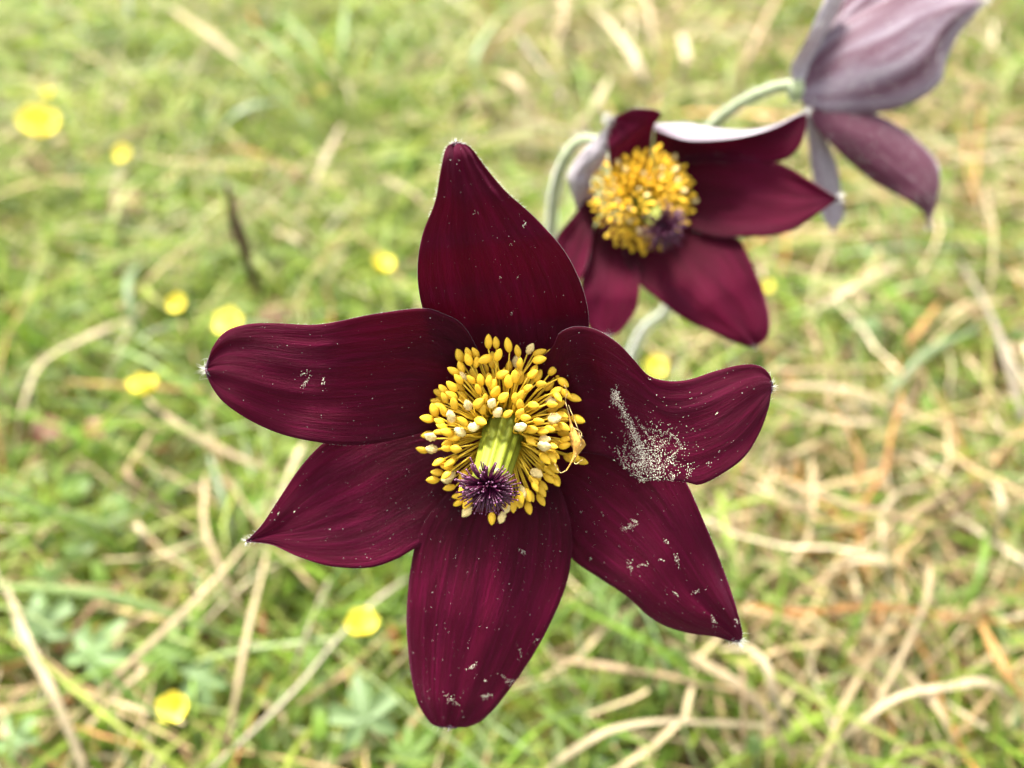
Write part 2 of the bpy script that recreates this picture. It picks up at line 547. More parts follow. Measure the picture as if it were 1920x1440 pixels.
# ------------------------------------------------------------------ pasque flowers
class Petal:
    """A tepal: a curved sheet with thickness, velvety inside and silvery outside, built between two margins."""
    def __init__(self, parent, D, rows, show='in', nv=70, nu=34, down=0.5, wave=0.36, seed=0, thick=0.00022, label=None):
        self.rows = rows
        V, UV = [], []
        for j in range(nv):
            t = j / (nv - 1)
            for i in range(nu):
                s = -1 + 2 * i / (nu - 1)
                px, py, z = rows(t, s)
                z += wave * sm(0.1, 0.5, t) * (noise.noise(Vector((s * 3.0, t * 4.5, seed * 7.3))) + 0.4 * noise.noise(Vector((s * 9, t * 5, seed * 3.1))))
                V.append(at(px, py, D - z / 1000))
                UV.append((i / (nu - 1), t))
        n = len(V)
        Fq = []
        for j in range(nv - 1):
            for i in range(nu - 1):
                a = j * nu + i
                Fq.append((a, a + 1, a + nu + 1, a + nu))
        # grid normals
        A = np.array([tuple(p) for p in V]).reshape(nv, nu, 3)
        du = np.gradient(A, axis=1)
        dv = np.gradient(A, axis=0)
        nr = np.cross(du, dv)
        ln = np.linalg.norm(nr, axis=2, keepdims=True)
        mid = nr[nv // 2].mean(axis=0)
        for j in range(nv):
            for i in range(nu):
                if ln[j, i, 0] < 1e-12:
                    nr[j, i] = nr[max(j - 1, 0), i]
        nr = nr / np.maximum(np.linalg.norm(nr, axis=2, keepdims=True), 1e-12)
        view = np.array(tuple(CAM)) - A
        if (nr * view).sum(axis=2)[nv // 4: -nv // 4].mean() < 0:
            nr = -nr
            Fq = [tuple(reversed(q)) for q in Fq]
            self.sgn = -1
        else:
            self.sgn = 1
        ss = np.abs(np.linspace(-1, 1, nu))
        th = thick * (1 - 0.75 * ss ** 6)[None, :, None] * np.ones((nv, 1, 1))
        B = A - nr * th
        V2 = V + [Vector(p) for p in B.reshape(-1, 3)]
        UV2 = UV + UV
        f = list(Fq) + [tuple(n + k for k in reversed(q)) for q in Fq]
        fm = [0] * len(Fq) + [1] * len(Fq)
        ring = [i for i in range(nu)] + [j * nu + nu - 1 for j in range(1, nv)] + [(nv - 1) * nu + i for i in range(nu - 2, -1, -1)] + [j * nu for j in range(nv - 2, 0, -1)]
        for k in range(len(ring)):
            a, b = ring[k], ring[(k + 1) % len(ring)]
            f.append((b, a, a + n, b + n) if self.sgn > 0 else (a, b, b + n, a + n))
            fm.append(1)
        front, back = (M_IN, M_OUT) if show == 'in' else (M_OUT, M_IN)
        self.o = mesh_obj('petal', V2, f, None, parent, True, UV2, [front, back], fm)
        self.o.color = (down, down, down, 1)
        if label:
            self.o['label'] = label
        self.V, self.F, self.nr, self.nv, self.nu, self.A = V, Fq, nr, nv, nu, A
        self.grains = []
        self.show = show

    def hairs(self, seed, tip_len=0.0013, tip_n=70, fringe=260, fringe_len=0.00028, outer=0, span=(0.0, 1.0)):
        rng = random.Random(seed)
        A, nr, nv, nu = self.A, self.nr, self.nv, self.nu
        back = -1 if self.show == 'in' else 1
        R, Dr = [], []
        v, f = [], []
        c = Vector(A[int(nv * 0.5), nu // 2])
        for _ in range(tip_n):
            j = nv - 1 - min(nv - 1, int(abs(rng.gauss(0, 0.028)) * nv))
            i = rng.randrange(nu)
            p = Vector(A[j, i])
            nn = Vector(nr[j, i]) * back
            R.append(p + nn * 0.0001)
            d = (Vector(A[nv - 1, nu // 2]) - Vector(A[int(nv * .86), nu // 2])).normalized()
            Dr.append(d * rng.uniform(0.2, 1.1) + nn * rng.uniform(0.3, 1.2) + Vector((rng.uniform(-.5, .5), rng.uniform(-.5, .5), rng.uniform(-.5, .5))))
        hairs_geo(R, Dr, tip_len, 0.000017, rng, v, f)
        R, Dr = [], []
        for _ in range(fringe):
            jf = (span[0] + (span[1] - span[0]) * rng.random()) * (nv - 1) * 0.9999
            j = int(jf)
            i, s = (0, 1) if rng.random() < 0.5 else (nu - 1, -1)
            p = Vector(A[j, i])
            o = (p - Vector(A[j, i + 4 * s]))
            p = p.lerp(Vector(A[min(j + 1, nv - 1), i]), jf - j)
            if o.length < 1e-7:
                o = p - c
            R.append(p)
            Dr.append(o.normalized() + Vector(nr[j, i]) * (back * rng.uniform(0.3, 1.5)) + Vector((rng.uniform(-.4, .4), rng.uniform(-.4, .4), rng.uniform(-.4, .4))))
        hairs_geo(R, Dr, fringe_len, 0.000008, rng, v, f)
        R, Dr = [], []
        for _ in range(outer):
            j, i = rng.randrange(nv), rng.randrange(nu)
            p = Vector(A[j, i])
            nn = Vector(nr[j, i]) * back
            d = Vector(A[min(j + 1, nv - 1), i]) - Vector(A[max(j - 1, 0), i])
            R.append(p + nn * 0.0002)
            Dr.append((d.normalized() if d.length > 1e-9 else nn) * rng.uniform(0.5, 1.2) + nn * rng.uniform(0.2, 0.8))
        hairs_geo(R, Dr, 0.0011, 0.00002, rng, v, f)
        h = mesh_obj('hairs', v, f, M_HAIR, self.o)
        h['kind'] = 'stuff'

def two_margins(A, B, zk, cup=[(0, 0), (1, 0)], tilt=[(0, 0), (1, 0)], lean=0.0, cen=(945, 800), scale=14.6, crease=None, extra=None):
    """Rows between margin A and margin B (pixel outlines, base to tip); z in mm towards the viewer from the receptacle."""
    a = spline(A, 120)
    b = spline(B, 120)
    def rows(t, s):
        k = t * 119
        i = min(118, int(k))
        u = k - i
        p = a[i] * (1 - u) + a[i + 1] * u
        q = b[i] * (1 - u) + b[i + 1] * u
        w = (s + 1) / 2
        m = p * (1 - w) + q * w
        z = lerp_knots(zk, t) + lerp_knots(cup, t) * s * s + lerp_knots(tilt, t) * s
        if crease:
            z -= crease * math.exp(-(s / 0.16) ** 2) * sm(0.3, 0.75, t) * (1 - sm(0.9, 1.0, t) * 0.6)
        if extra:
            z += extra(t, s, m)
        z += lean * (cen[1] - m[1]) / scale
        return m[0], m[1], z
    return rows

def ellipsoid_anther(rough=False, seed=0):
    """Two fat lobes with a groove between, long axis +Z from its foot, about 1.45 mm long."""
    rng = random.Random(seed)
    v, f = [], []
    nr_, ns = 9, 12
    for j in range(nr_ + 1):
        t = j / nr_
        prof = math.sin(math.pi * min(1, max(0, t))) ** 0.62 * (1.06 - 0.22 * t)
        for k in range(ns):
            w = 2 * math.pi * k / ns
            r = 0.00042 * prof * (1 - 0.26 * math.exp(-(math.sin(w) / 0.33) ** 2 * 1.0) * (1 if abs(math.sin(w)) < 0.9 else 0))
            if rough:
                r *= rng.uniform(0.8, 1.32)
            v.append(Vector((r * math.cos(w) * 0.78, r * math.sin(w) * 1.0, 0.00145 * t)))
    for j in range(nr_):
        for k in range(ns):
            k2 = (k + 1) % ns
            f.append((j * ns + k, j * ns + k2, (j + 1) * ns + k2, (j + 1) * ns + k))
    return v, f

def anther_mesh(name, rough, mat, seed):
    v, f = ellipsoid_anther(rough, seed)
    me = bpy.data.meshes.new(name)
    me.from_pydata([tuple(p) for p in v], [], f)
    me.polygons.foreach_set('use_smooth', [True] * len(me.polygons))
    me.materials.append(mat)
    return me
ANTH = [anther_mesh('anther', False, M_ANTHER, 1)]
CREAM = [anther_mesh('anther', True, M_CREAM, k) for k in range(4)]

def stamen(flower, foot, bend, tip, adir, pale, rng, face=None, fat=1.0, rad=0.00013):
    """A thread from its foot to the tip, with the anther on it lying along adir."""
    pts = [Vector(p) for p in spline([tuple(foot), tuple(bend), tuple(tip)], 9)]
    v, f = tube_geo(pts, lambda t: rad * (1.15 - 0.4 * t), 6)
    st = mesh_obj('stamen', v, f, M_FIL, flower)
    me = rng.choice(CREAM) if pale else ANTH[0]
    an = bpy.data.objects.new('anther', me)
    COL.objects.link(an)
    an.parent = st
    z = adir.normalized()
    y = (face if face is not None else TO)
    y = y - z * y.dot(z)
    if y.length < 0.05:
        y = UP - z * UP.dot(z)
    y.normalize()
    a = rng.uniform(-0.5, 0.5)
    x = y.cross(z)
    y, x = y * math.cos(a) + x * math.sin(a), x * math.cos(a) - y * math.sin(a)
    # the broad side (local y) lies across, the flat side (local x) faces the viewer
    s = rng.uniform(0.88, 1.15) * fat
    sw = s * rng.uniform(0.9, 1.1)
    X, Y = y, -x
    tp = tip - z * 0.0001
    an.matrix_local = Matrix(((X.x * sw, Y.x * sw, z.x * s, tp.x), (X.y * sw, Y.y * sw, z.y * s, tp.y), (X.z * sw, Y.z * sw, z.z * s, tp.z), (0, 0, 0, 1)))
    if pale:
        an['label'] = 'burst cream coloured anther crusted with pollen'

def tuft(flower, base, axis, r, n, seed, colw, colbase, tips=3):
    """The pistil: a green ribbed column and a head of purple styles with lilac tips."""
    rng = random.Random(seed)
    ax = axis.normalized()
    e1 = ax.cross(RT)
    e1.normalize()
    e2 = ax.cross(e1)
    # ribbed green column
    v, f = [], []
    nseg, ns = 12, 40
    for j in range(nseg + 1):
        t = j / nseg
        c = colbase.lerp(base, t)
        for k in range(ns):
            w = 2 * math.pi * k / ns
            rr = colw * (1.12 - 0.22 * t) * (1 + 0.14 * math.cos(w * 11) + 0.035 * math.cos(w * 5 + 1 + 2 * t))
            v.append(c + e1 * (rr * math.cos(w)) + e2 * (rr * math.sin(w)))
    for j in range(nseg):
        for k in range(ns):
            k2 = (k + 1) % ns
            f.append((j * ns + k, j * ns + k2, (j + 1) * ns + k2, (j + 1) * ns + k))
    f.append(tuple(nseg * ns + k for k in range(ns)))
    pis = mesh_obj('pistil', v, f, M_COLUMN, flower)
    pis['label'] = 'green ribbed column ending in a head of purple styles'
    sv, sf, tv, tf = [], [], [], []
    for i in range(n):
        u = (i + 0.5) / n
        th = math.acos(1 - u * 1.05)
        ph = i * 2.39996 + rng.uniform(-0.2, 0.2)
        d = ax * math.cos(th) + (e1 * math.cos(ph) + e2 * math.sin(ph)) * math.sin(th)
        d = (d + Vector((rng.uniform(-.16, .16), rng.uniform(-.16, .16), rng.uniform(-.16, .16)))).normalized()
        L = r * rng.uniform(0.82, 1.12)
        root = base + (d - ax * d.dot(ax)) * (r * 0.30) + ax * (r * 0.05)
        side = (d - ax * d.dot(ax))
        m = root + d * (L * 0.5) + ax * (L * 0.10) * side.length
        e = root + d * L - ax * (L * 0.06 * rng.uniform(0, 1.6))
        e += Vector((rng.uniform(-.1, .1), rng.uniform(-.1, .1), rng.uniform(-.1, .1))) * L
        pts = [Vector(p) for p in spline([tuple(root), tuple(m), tuple(e)], 6)]
        tube_geo(pts, lambda t: 0.00016 * (1 - 0.42 * t), 5, sv, sf)
        if i % 5 >= tips:
            continue
        b = len(tv)
        rr = rng.uniform(0.00009, 0.00015)
        for j, (h, q) in enumerate(((-0.9, 0.4), (0, 1.0), (0.8, 0.6))):
            for k in range(5):
                w = 2 * math.pi * k / 5
                s1 = d.cross(ax + e1 * 0.3).normalized()
                s2 = d.cross(s1)
                tv.append(e + d * (rr * h) + s1 * (rr * q * math.cos(w)) + s2 * (rr * q * math.sin(w)))
        for j in range(2):
            for k in range(5):
                k2 = (k + 1) % 5
                tf.append((b + j * 5 + k, b + j * 5 + k2, b + j * 5 + 5 + k2, b + j * 5 + 5 + k))
        tf.append(tuple(b + 10 + k for k in range(5)))
        tf.append(tuple(b + k for k in reversed(range(5))))
    # a rounded purple heart that the styles stand on
    for j in range(7):
        t = j / 6
        for k in range(14):
            w = 2 * math.pi * k / 14
            rr = r * 0.40 * math.cos(t * math.pi / 2 * 0.98)
            sv.append(base + ax * (r * 0.34 * math.sin(t * math.pi / 2) - r * 0.1) + e1 * (rr * math.cos(w)) + e2 * (rr * math.sin(w)))
    b = len(sv) - 98
    for j in range(6):
        for k in range(14):
            k2 = (k + 1) % 14
            sf.append((b + j * 14 + k, b + j * 14 + k2, b + j * 14 + 14 + k2, b + j * 14 + 14 + k))
    so = mesh_obj('style_tuft', sv, sf, M_STYLE, pis)
    so['kind'] = 'stuff'
    to = mesh_obj('stigma_tips', tv, tf, M_STIGMA, pis)
    to['kind'] = 'stuff'

def hairy_stem(flower, pts, rad, seed, hairs=900, hl=0.0016, name='stem'):
    P = [Vector(p) for p in spline([tuple(p) for p in pts], 60)]
    v, f = tube_geo(P, rad, 14)
    st = mesh_obj(name, v, f, M_STEM, flower)
    rng = random.Random(seed)
    R, Dr = [], []
    for _ in range(hairs):
        i = rng.randrange(1, 59)
        p = P[i].lerp(P[i + 1] if i < 59 else P[i], rng.random())
        t = (P[i + 1] - P[i - 1]).normalized() if i < 59 else (P[i] - P[i - 1]).normalized()
        d = Vector((rng.gauss(0, 1), rng.gauss(0, 1), rng.gauss(0, 1)))
        d = (d - t * d.dot(t)).normalized()
        rr = rad(i / 59) if callable(rad) else rad
        R.append(p + d * rr * 0.95)
        Dr.append(d + t * rng.uniform(-0.5, 0.7))
    hv, hf = hairs_geo(R, Dr, hl, 0.000024, rng)
    h = mesh_obj('hairs', hv, hf, M_HAIR, st)
    h['kind'] = 'stuff'
    return st, P

def receptacle(flower, c, axis, r):
    ax = axis.normalized()
    e1 = ax.cross(RT).normalized()
    e2 = ax.cross(e1)
    v, f = [], []
    for j in range(9):
        t = j / 8
        rr = r * math.sin(math.pi * (0.12 + 0.88 * t) / 1.0) if t > 0.5 else r * (0.42 + 0.58 * math.sin(math.pi * t))
        rr = max(rr, 0.0002)
        for k in range(18):
            w = 2 * math.pi * k / 18
            v.append(c + ax * (r * 1.3 * (t - 0.75)) + e1 * (rr * math.cos(w)) + e2 * (rr * math.sin(w)))
    for j in range(8):
        for k in range(18):
            k2 = (k + 1) % 18
            f.append((j * 18 + k, j * 18 + k2, j * 18 + 18 + k2, j * 18 + 18 + k))
    f.append(tuple(8 * 18 + k for k in range(18)))
    f.append(tuple(reversed(range(18))))
    return mesh_obj('receptacle', v, f, M_STEM, flower)

# ---- the open bloom in the middle
D1 = 0.1255
ROOT1 = gp(1000, 1010)
fl1 = empty('pasque_flower', ROOT1, 'wide open burgundy pasque flower with golden stamens and pollen spilled on one petal', 'flower')
LEAN = 0.25
ZIN = [(0, 0.2), (0.18, 0.7), (0.34, 2.6), (0.6, 6.6), (0.85, 8.6), (1, 8.8)]
ZOUT = [(0, -0.4), (0.18, -0.2), (0.34, 1.2), (0.6, 5.2), (0.85, 7.6), (1, 8.2)]
K = dict(lean=LEAN, cen=(945, 800))
P1 = {}
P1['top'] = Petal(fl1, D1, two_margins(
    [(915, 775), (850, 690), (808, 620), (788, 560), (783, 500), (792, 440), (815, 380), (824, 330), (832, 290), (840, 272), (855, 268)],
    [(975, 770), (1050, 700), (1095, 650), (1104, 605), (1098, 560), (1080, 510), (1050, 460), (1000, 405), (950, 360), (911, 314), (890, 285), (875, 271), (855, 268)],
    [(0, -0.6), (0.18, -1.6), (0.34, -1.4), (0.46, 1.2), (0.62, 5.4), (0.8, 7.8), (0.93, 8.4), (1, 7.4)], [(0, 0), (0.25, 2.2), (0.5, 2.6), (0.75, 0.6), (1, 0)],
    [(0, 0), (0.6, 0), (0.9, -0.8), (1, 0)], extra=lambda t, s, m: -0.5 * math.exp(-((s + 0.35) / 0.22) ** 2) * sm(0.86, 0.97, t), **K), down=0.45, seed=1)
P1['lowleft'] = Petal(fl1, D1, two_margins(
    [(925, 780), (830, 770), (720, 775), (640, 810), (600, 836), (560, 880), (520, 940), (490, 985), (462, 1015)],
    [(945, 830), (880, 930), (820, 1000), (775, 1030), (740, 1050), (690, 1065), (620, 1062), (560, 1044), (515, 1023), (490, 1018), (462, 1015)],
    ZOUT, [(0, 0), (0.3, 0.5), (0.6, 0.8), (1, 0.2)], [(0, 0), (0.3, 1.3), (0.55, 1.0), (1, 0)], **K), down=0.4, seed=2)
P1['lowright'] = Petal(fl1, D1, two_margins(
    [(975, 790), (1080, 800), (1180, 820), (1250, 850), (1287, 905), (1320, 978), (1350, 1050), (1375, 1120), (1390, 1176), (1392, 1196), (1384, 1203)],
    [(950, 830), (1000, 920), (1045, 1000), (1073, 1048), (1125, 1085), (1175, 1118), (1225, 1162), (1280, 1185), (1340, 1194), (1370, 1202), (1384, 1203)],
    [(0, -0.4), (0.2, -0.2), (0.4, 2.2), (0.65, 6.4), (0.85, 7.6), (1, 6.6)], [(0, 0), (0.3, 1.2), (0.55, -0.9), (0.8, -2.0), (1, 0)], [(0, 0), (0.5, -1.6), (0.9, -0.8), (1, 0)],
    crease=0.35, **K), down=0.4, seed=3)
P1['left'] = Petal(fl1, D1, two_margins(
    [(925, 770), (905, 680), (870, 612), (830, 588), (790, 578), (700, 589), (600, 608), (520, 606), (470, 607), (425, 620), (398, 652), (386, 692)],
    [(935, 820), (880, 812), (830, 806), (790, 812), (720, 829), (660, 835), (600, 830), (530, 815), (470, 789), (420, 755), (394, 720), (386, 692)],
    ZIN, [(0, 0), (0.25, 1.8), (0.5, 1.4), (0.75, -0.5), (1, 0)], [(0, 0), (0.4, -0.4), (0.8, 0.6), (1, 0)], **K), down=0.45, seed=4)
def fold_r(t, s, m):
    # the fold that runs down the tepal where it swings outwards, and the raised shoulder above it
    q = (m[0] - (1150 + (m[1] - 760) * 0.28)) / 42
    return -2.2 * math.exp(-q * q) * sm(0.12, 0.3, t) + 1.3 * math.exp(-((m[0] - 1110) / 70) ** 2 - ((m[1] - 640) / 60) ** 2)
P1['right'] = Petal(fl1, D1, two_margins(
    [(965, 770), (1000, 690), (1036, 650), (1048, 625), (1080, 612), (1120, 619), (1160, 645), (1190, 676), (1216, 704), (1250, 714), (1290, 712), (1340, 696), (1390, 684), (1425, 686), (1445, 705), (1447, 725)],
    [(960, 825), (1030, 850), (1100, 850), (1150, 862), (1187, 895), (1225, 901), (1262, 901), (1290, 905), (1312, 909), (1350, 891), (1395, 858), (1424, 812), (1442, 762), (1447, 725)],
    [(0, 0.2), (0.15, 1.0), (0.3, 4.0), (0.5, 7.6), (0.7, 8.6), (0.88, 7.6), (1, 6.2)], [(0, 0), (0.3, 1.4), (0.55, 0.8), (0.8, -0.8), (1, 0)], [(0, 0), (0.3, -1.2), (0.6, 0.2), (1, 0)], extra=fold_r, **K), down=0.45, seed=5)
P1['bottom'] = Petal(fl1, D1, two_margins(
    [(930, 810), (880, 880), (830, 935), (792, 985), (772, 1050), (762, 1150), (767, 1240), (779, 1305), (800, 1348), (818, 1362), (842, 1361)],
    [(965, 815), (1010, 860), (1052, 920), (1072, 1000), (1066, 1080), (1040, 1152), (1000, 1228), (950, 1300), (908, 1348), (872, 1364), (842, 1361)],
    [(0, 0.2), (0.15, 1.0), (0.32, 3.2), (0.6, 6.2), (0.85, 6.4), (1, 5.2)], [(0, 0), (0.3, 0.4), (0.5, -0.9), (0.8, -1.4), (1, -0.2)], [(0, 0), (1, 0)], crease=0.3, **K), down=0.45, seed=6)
P1['top'].hairs(11, 0.0006, 70, 300, 0.0005, span=(0.72, 1))
P1['left'].hairs(12, 0.0014, 60, 200, 0.0002, span=(0.4, 1))
P1['lowleft'].hairs(13, 0.0009, 50, 160, 0.0002, span=(0.5, 1))
P1['lowright'].hairs(14, 0.0015, 170, 220, 0.00025, span=(0.45, 1))
P1['right'].hairs(15, 0.0011, 130, 240, 0.00025, span=(0.4, 1))
P1['bottom'].hairs(16, 0.0008, 50, 200, 0.0002, span=(0.4, 1))

C1 = at(947, 800, D1 - 0.0004)
tip1 = at(915, 908, D1 - 0.0098)
AX1 = (tip1 - C1).normalized()
REAR1 = (TO * 0.95 - UP * 0.25).normalized()
receptacle(fl1, at(947, 800, D1 + 0.0012), REAR1, 0.0042)
tuft(fl1, tip1, AX1 + TO * 0.15, 0.0031, 210, 5, 0.0024, C1)

# each anther: where it lies (in the close-up of the stamens), the way its tip points, p = burst and pale
ANTHERS = """597 160 90;648 160 95;733 185 100;795 215 100;876 200 60 p;930 225 20;927 270 10;995 250 60;1037 295 -50;590 260 200;660 245 70;808 297 80;1073 362 40;1095 415 -40
408 255 110;462 228 110;512 222 125;465 275 110;515 290 80;415 330 110;370 350 150;400 405 130;483 405 135;545 415 95;600 420 80;625 438 60;678 372 20;733 430 90;775 395 90;888 370 35;948 433 5;858 463 30
528 470 110;360 458 135;300 480 130;303 530 115;360 515 150;573 535 80;640 495 60;690 530 40;620 565 60 p;460 580 110 p;520 570 40;367 575 100;297 620 110;235 620 110;200 668 170;348 660 110 p;655 628 45 p
775 530 80;810 515 60;810 575 90;805 635 50;722 637 30;843 660 0;893 575 -5;1063 515 -55;1110 490 -40;1160 520 -20;1022 570 0;930 683 0;1030 665 10 p;800 725 15 p;880 740 0;955 750 -5;1005 735 -10
970 805 0 p;960 850 0 p;1015 850 -10;1090 640 -20;1095 715 -30;1185 665 -20;1115 805 10;1105 850 20;880 815 -40;968 925 -45;1020 915 -60;1000 1010 -40;995 1060 -40;1050 1070 -60;910 1030 -20 p;960 1110 -45;895 1075 -40
945 1200 -60;865 1260 -75;815 1210 -85;765 1240 -90;820 1150 -70 p;720 1250 -100 p;690 1325 -110 p;620 1330 -90;210 790 160 p;220 870 175 p;155 880 160;290 720 160;330 760 165;415 760 150 p;490 725 20 p;535 680 -20
325 865 180;370 870 0;280 955 180;330 990 170;260 1030 175;230 1080 180;320 1075 185 p;340 1130 190;400 1185 190;400 1230 210;460 1220 240;460 1280 230 p;1165 920 -20;1210 945 -20;1030 985 -50;870 1180 -70;430 690 140;270 690 150;560 610 80"""
rng1 = random.Random(77)
for ent in ANTHERS.replace('\n', ';').split(';'):
    w = ent.split()
    ax_, ay_, ang = float(w[0]), float(w[1]), math.radians(float(w[2]))
    px, py = 750 + ax_ / 3.6, 600 + ay_ / 3.6
    dx, dy = (px - 945) / 14, (800 - py) / 14
    r = math.hypot(dx, dy)
    inner = max(0.0, 1 - (r / 11.5) ** 2)
    z = 2.6 + 5.4 * inner + 0.16 * dy + rng1.uniform(-0.5, 0.5)
    if py > 870 and r < 9.5:
        z = min(z, 4.2)
    d2 = RT * math.cos(ang) + UP * math.sin(ang)
    adir = d2 + TO * (0.15 + 0.6 * inner)
    Lh = 0.0014 * 0.5
    tip = at(px, py, D1 - z / 1000) - adir.normalized() * Lh
    foot_a = math.atan2(dy, dx) + rng1.uniform(-0.25, 0.25)
    fr = 0.0027
    foot = C1 + RT * (fr * math.cos(foot_a)) + UP * (fr * math.sin(foot_a)) + AX1 * 0.0006
    bend = foot.lerp(tip, 0.55) + TO * (0.0012 + 0.0008 * inner) - adir.normalized() * 0.0008
    stamen(fl1, foot, bend, tip, adir, len(w) > 3, rng1, fat=1.36)
# filaments crowded low round the column, their anthers tucked under the others
for k in range(84):
    a = 2 * math.pi * (k + 0.5) / 84 + rng1.uniform(-0.05, 0.05)
    foot = C1 + RT * (0.0024 * math.cos(a)) + UP * (0.0024 * math.sin(a)) + AX1 * 0.0004
    r = rng1.uniform(0.0055, 0.0098)
    tip = at(945, 800, D1 - rng1.uniform(0.0018, 0.0050)) + RT * (r * math.cos(a)) + UP * (r * math.sin(a))
    stamen(fl1, foot, foot.lerp(tip, 0.5) + TO * 0.0012, tip, RT * math.cos(a) + UP * math.sin(a) + TO * 0.2, rng1.random() < 0.06, rng1, fat=1.3)

base1 = at(947, 800, D1 + 0.0045)
hairy_stem(fl1, [base1, base1 - REAR1 * 0.012 - Vector((0, 0, 0.004)), base1 + Vector((0.004, 0.028, -0.035)), base1.lerp(ROOT1, 0.55) + Vector((0, 0.012, 0)), ROOT1 + Vector((0, 0, 0.02)), ROOT1 - Vector((0, 0, 0.003))],
           lambda t: 0.0014 + 0.0004 * t, 21)

# pollen and dust lying on the petals: grains dropped on the surface itself
allv, allf, owner = [], [], []
for key, p in P1.items():
    b = len(allv)
    allv += p.V
    allf += [tuple(b + k for k in q) for q in p.F]
    owner += [key] * len(p.F)
BV = BVHTree.FromPolygons(allv, allf)
def drop(px, py, r, pale=False, only=None):
    d = (at(px, py, 0.1) - CAM).normalized()
    h = BV.ray_cast(CAM, d)
    if h[0] is None or (only and owner[h[2]] != only):
        return
    nn = h[1] if h[1].dot(d) < 0 else -h[1]
    P1[owner[h[2]]].grains.append((h[0] + nn * r * 0.3, r, pale, nn))
rp = random.Random(404)
for _ in range(900):                                   # the spilled heap on the right petal
    x, y = rp.gauss(1214, 24), rp.gauss(868, 24)
    drop(x + (y - 868) * 0.15, y, rp.uniform(0.03, 0.075) / 1000, True, 'right')
for _ in range(520):                                   # its trail from the upper left
    t = rp.random() ** 0.8
    x = 1150 + 62 * t + rp.gauss(0, 3 + 3.5 * t)
    y = 735 + 130 * t ** 1.12 + rp.gauss(0, 4)
    drop(x, y, rp.uniform(0.03, 0.075) / 1000, True, 'right')
for _ in range(130):
    drop(rp.gauss(1154, 5), rp.gauss(745, 8), rp.uniform(0.04, 0.08) / 1000, True, 'right')
for _ in range(420):                                   # loose scatter about the heap
    x, y = rp.gauss(1228, 42), rp.gauss(845, 38)
    drop(x, y, rp.uniform(0.02, 0.05) / 1000, True, 'right')
for a, b in (((1195, 800), (1260, 815)), ((1205, 830), (1265, 800)), ((1225, 850), (1262, 815)), ((1190, 780), (1225, 830)), ((1235, 880), (1275, 840)), ((1262, 815), (1280, 842)), ((1158, 842), (1172, 880))):
    for _ in range(60):
        t = rp.random()
        drop(a[0] + (b[0] - a[0]) * t + rp.gauss(0, 1.4), a[1] + (b[1] - a[1]) * t + rp.gauss(0, 1.4), rp.uniform(0.02, 0.045) / 1000, True, 'right')
for cx, cy, s, n in ((570, 700, 5, 40), (574, 716, 6, 60), (606, 716, 5, 40), (1181, 987, 9, 90), (1190, 978, 4, 40), (1250, 1015, 6, 30), (1205, 1060, 6, 40), (1182, 1062, 7, 50), (1270, 1051, 7, 70), (1241, 1050, 4, 25),
                     (1305, 1110, 4, 40), (1267, 1113, 4, 25), (1338, 1163, 6, 45), (1382, 1165, 4, 30), (980, 1035, 5, 50), (884, 1251, 6, 60), (955, 1277, 9, 90), (911, 1305, 6, 60), (846, 1313, 10, 70), (910, 1277, 3, 20), (974, 1221, 5, 25),
                     (1005, 1203, 4, 20), (983, 421, 3.5, 45), (938, 521, 3, 14), (970, 520, 3, 12), (510, 962, 1.6, 10), (522, 962, 2, 12), (551, 960, 1.6, 10), (1293, 882, 7, 60), (1262, 893, 6, 40), (1205, 900, 6, 50), (1330, 868, 3, 14), (960, 588, 3, 14),
                     (1107, 1047, 3, 16), (890, 400, 5, 12), (960, 455, 6, 12), (1220, 712, 4, 12), (1345, 775, 3, 8)):
    a = rp.uniform(0, 3.14)
    for _ in range(int(n * 0.55)):
        u, w_ = rp.gauss(0, s * 0.95), rp.gauss(0, s * 0.38)
        drop(cx + u * math.cos(a) - w_ * math.sin(a), cy + u * math.sin(a) + w_ * math.cos(a), rp.uniform(0.022, 0.06) / 1000, True)
for _ in range(3000):                                  # fine dust everywhere, thicker on the lower petals
    x, y = rp.uniform(390, 1440), rp.uniform(280, 1360)
    if rp.random() < (0.95 if y > 880 else 0.5):
        drop(x, y, rp.choice((0.016, 0.018, 0.022, 0.03, 0.042)) / 1000 * rp.uniform(0.8, 1.25))
for p in P1.values():
    for pale, mt, nm in ((True, M_POLLEN, 'pollen_grains'), (False, M_DUST, 'dust_specks')):
        v, f = [], []
        for q, r, pl, nn in p.grains:
            if pl != pale:
                continue
            b = len(v)
            e1 = nn.cross(UP + RT * 0.3).normalized()
            e2 = nn.cross(e1)
            s1, s2 = rp.uniform(0.7, 1.4), rp.uniform(0.7, 1.4)
            v += [q + e1 * r * s1, q + e2 * r * s2, q - e1 * r * s2, q - e2 * r * s1, q + nn * r, q - nn * r]
            f += [(b, b + 1, b + 4), (b + 1, b + 2, b + 4), (b + 2, b + 3, b + 4), (b + 3, b, b + 4), (b + 1, b, b + 5), (b + 2, b + 1, b + 5), (b + 3, b + 2, b + 5), (b, b + 3, b + 5)]
        if v:
            g = mesh_obj(nm, v, f, mt, p.o)
            g['kind'] = 'stuff'

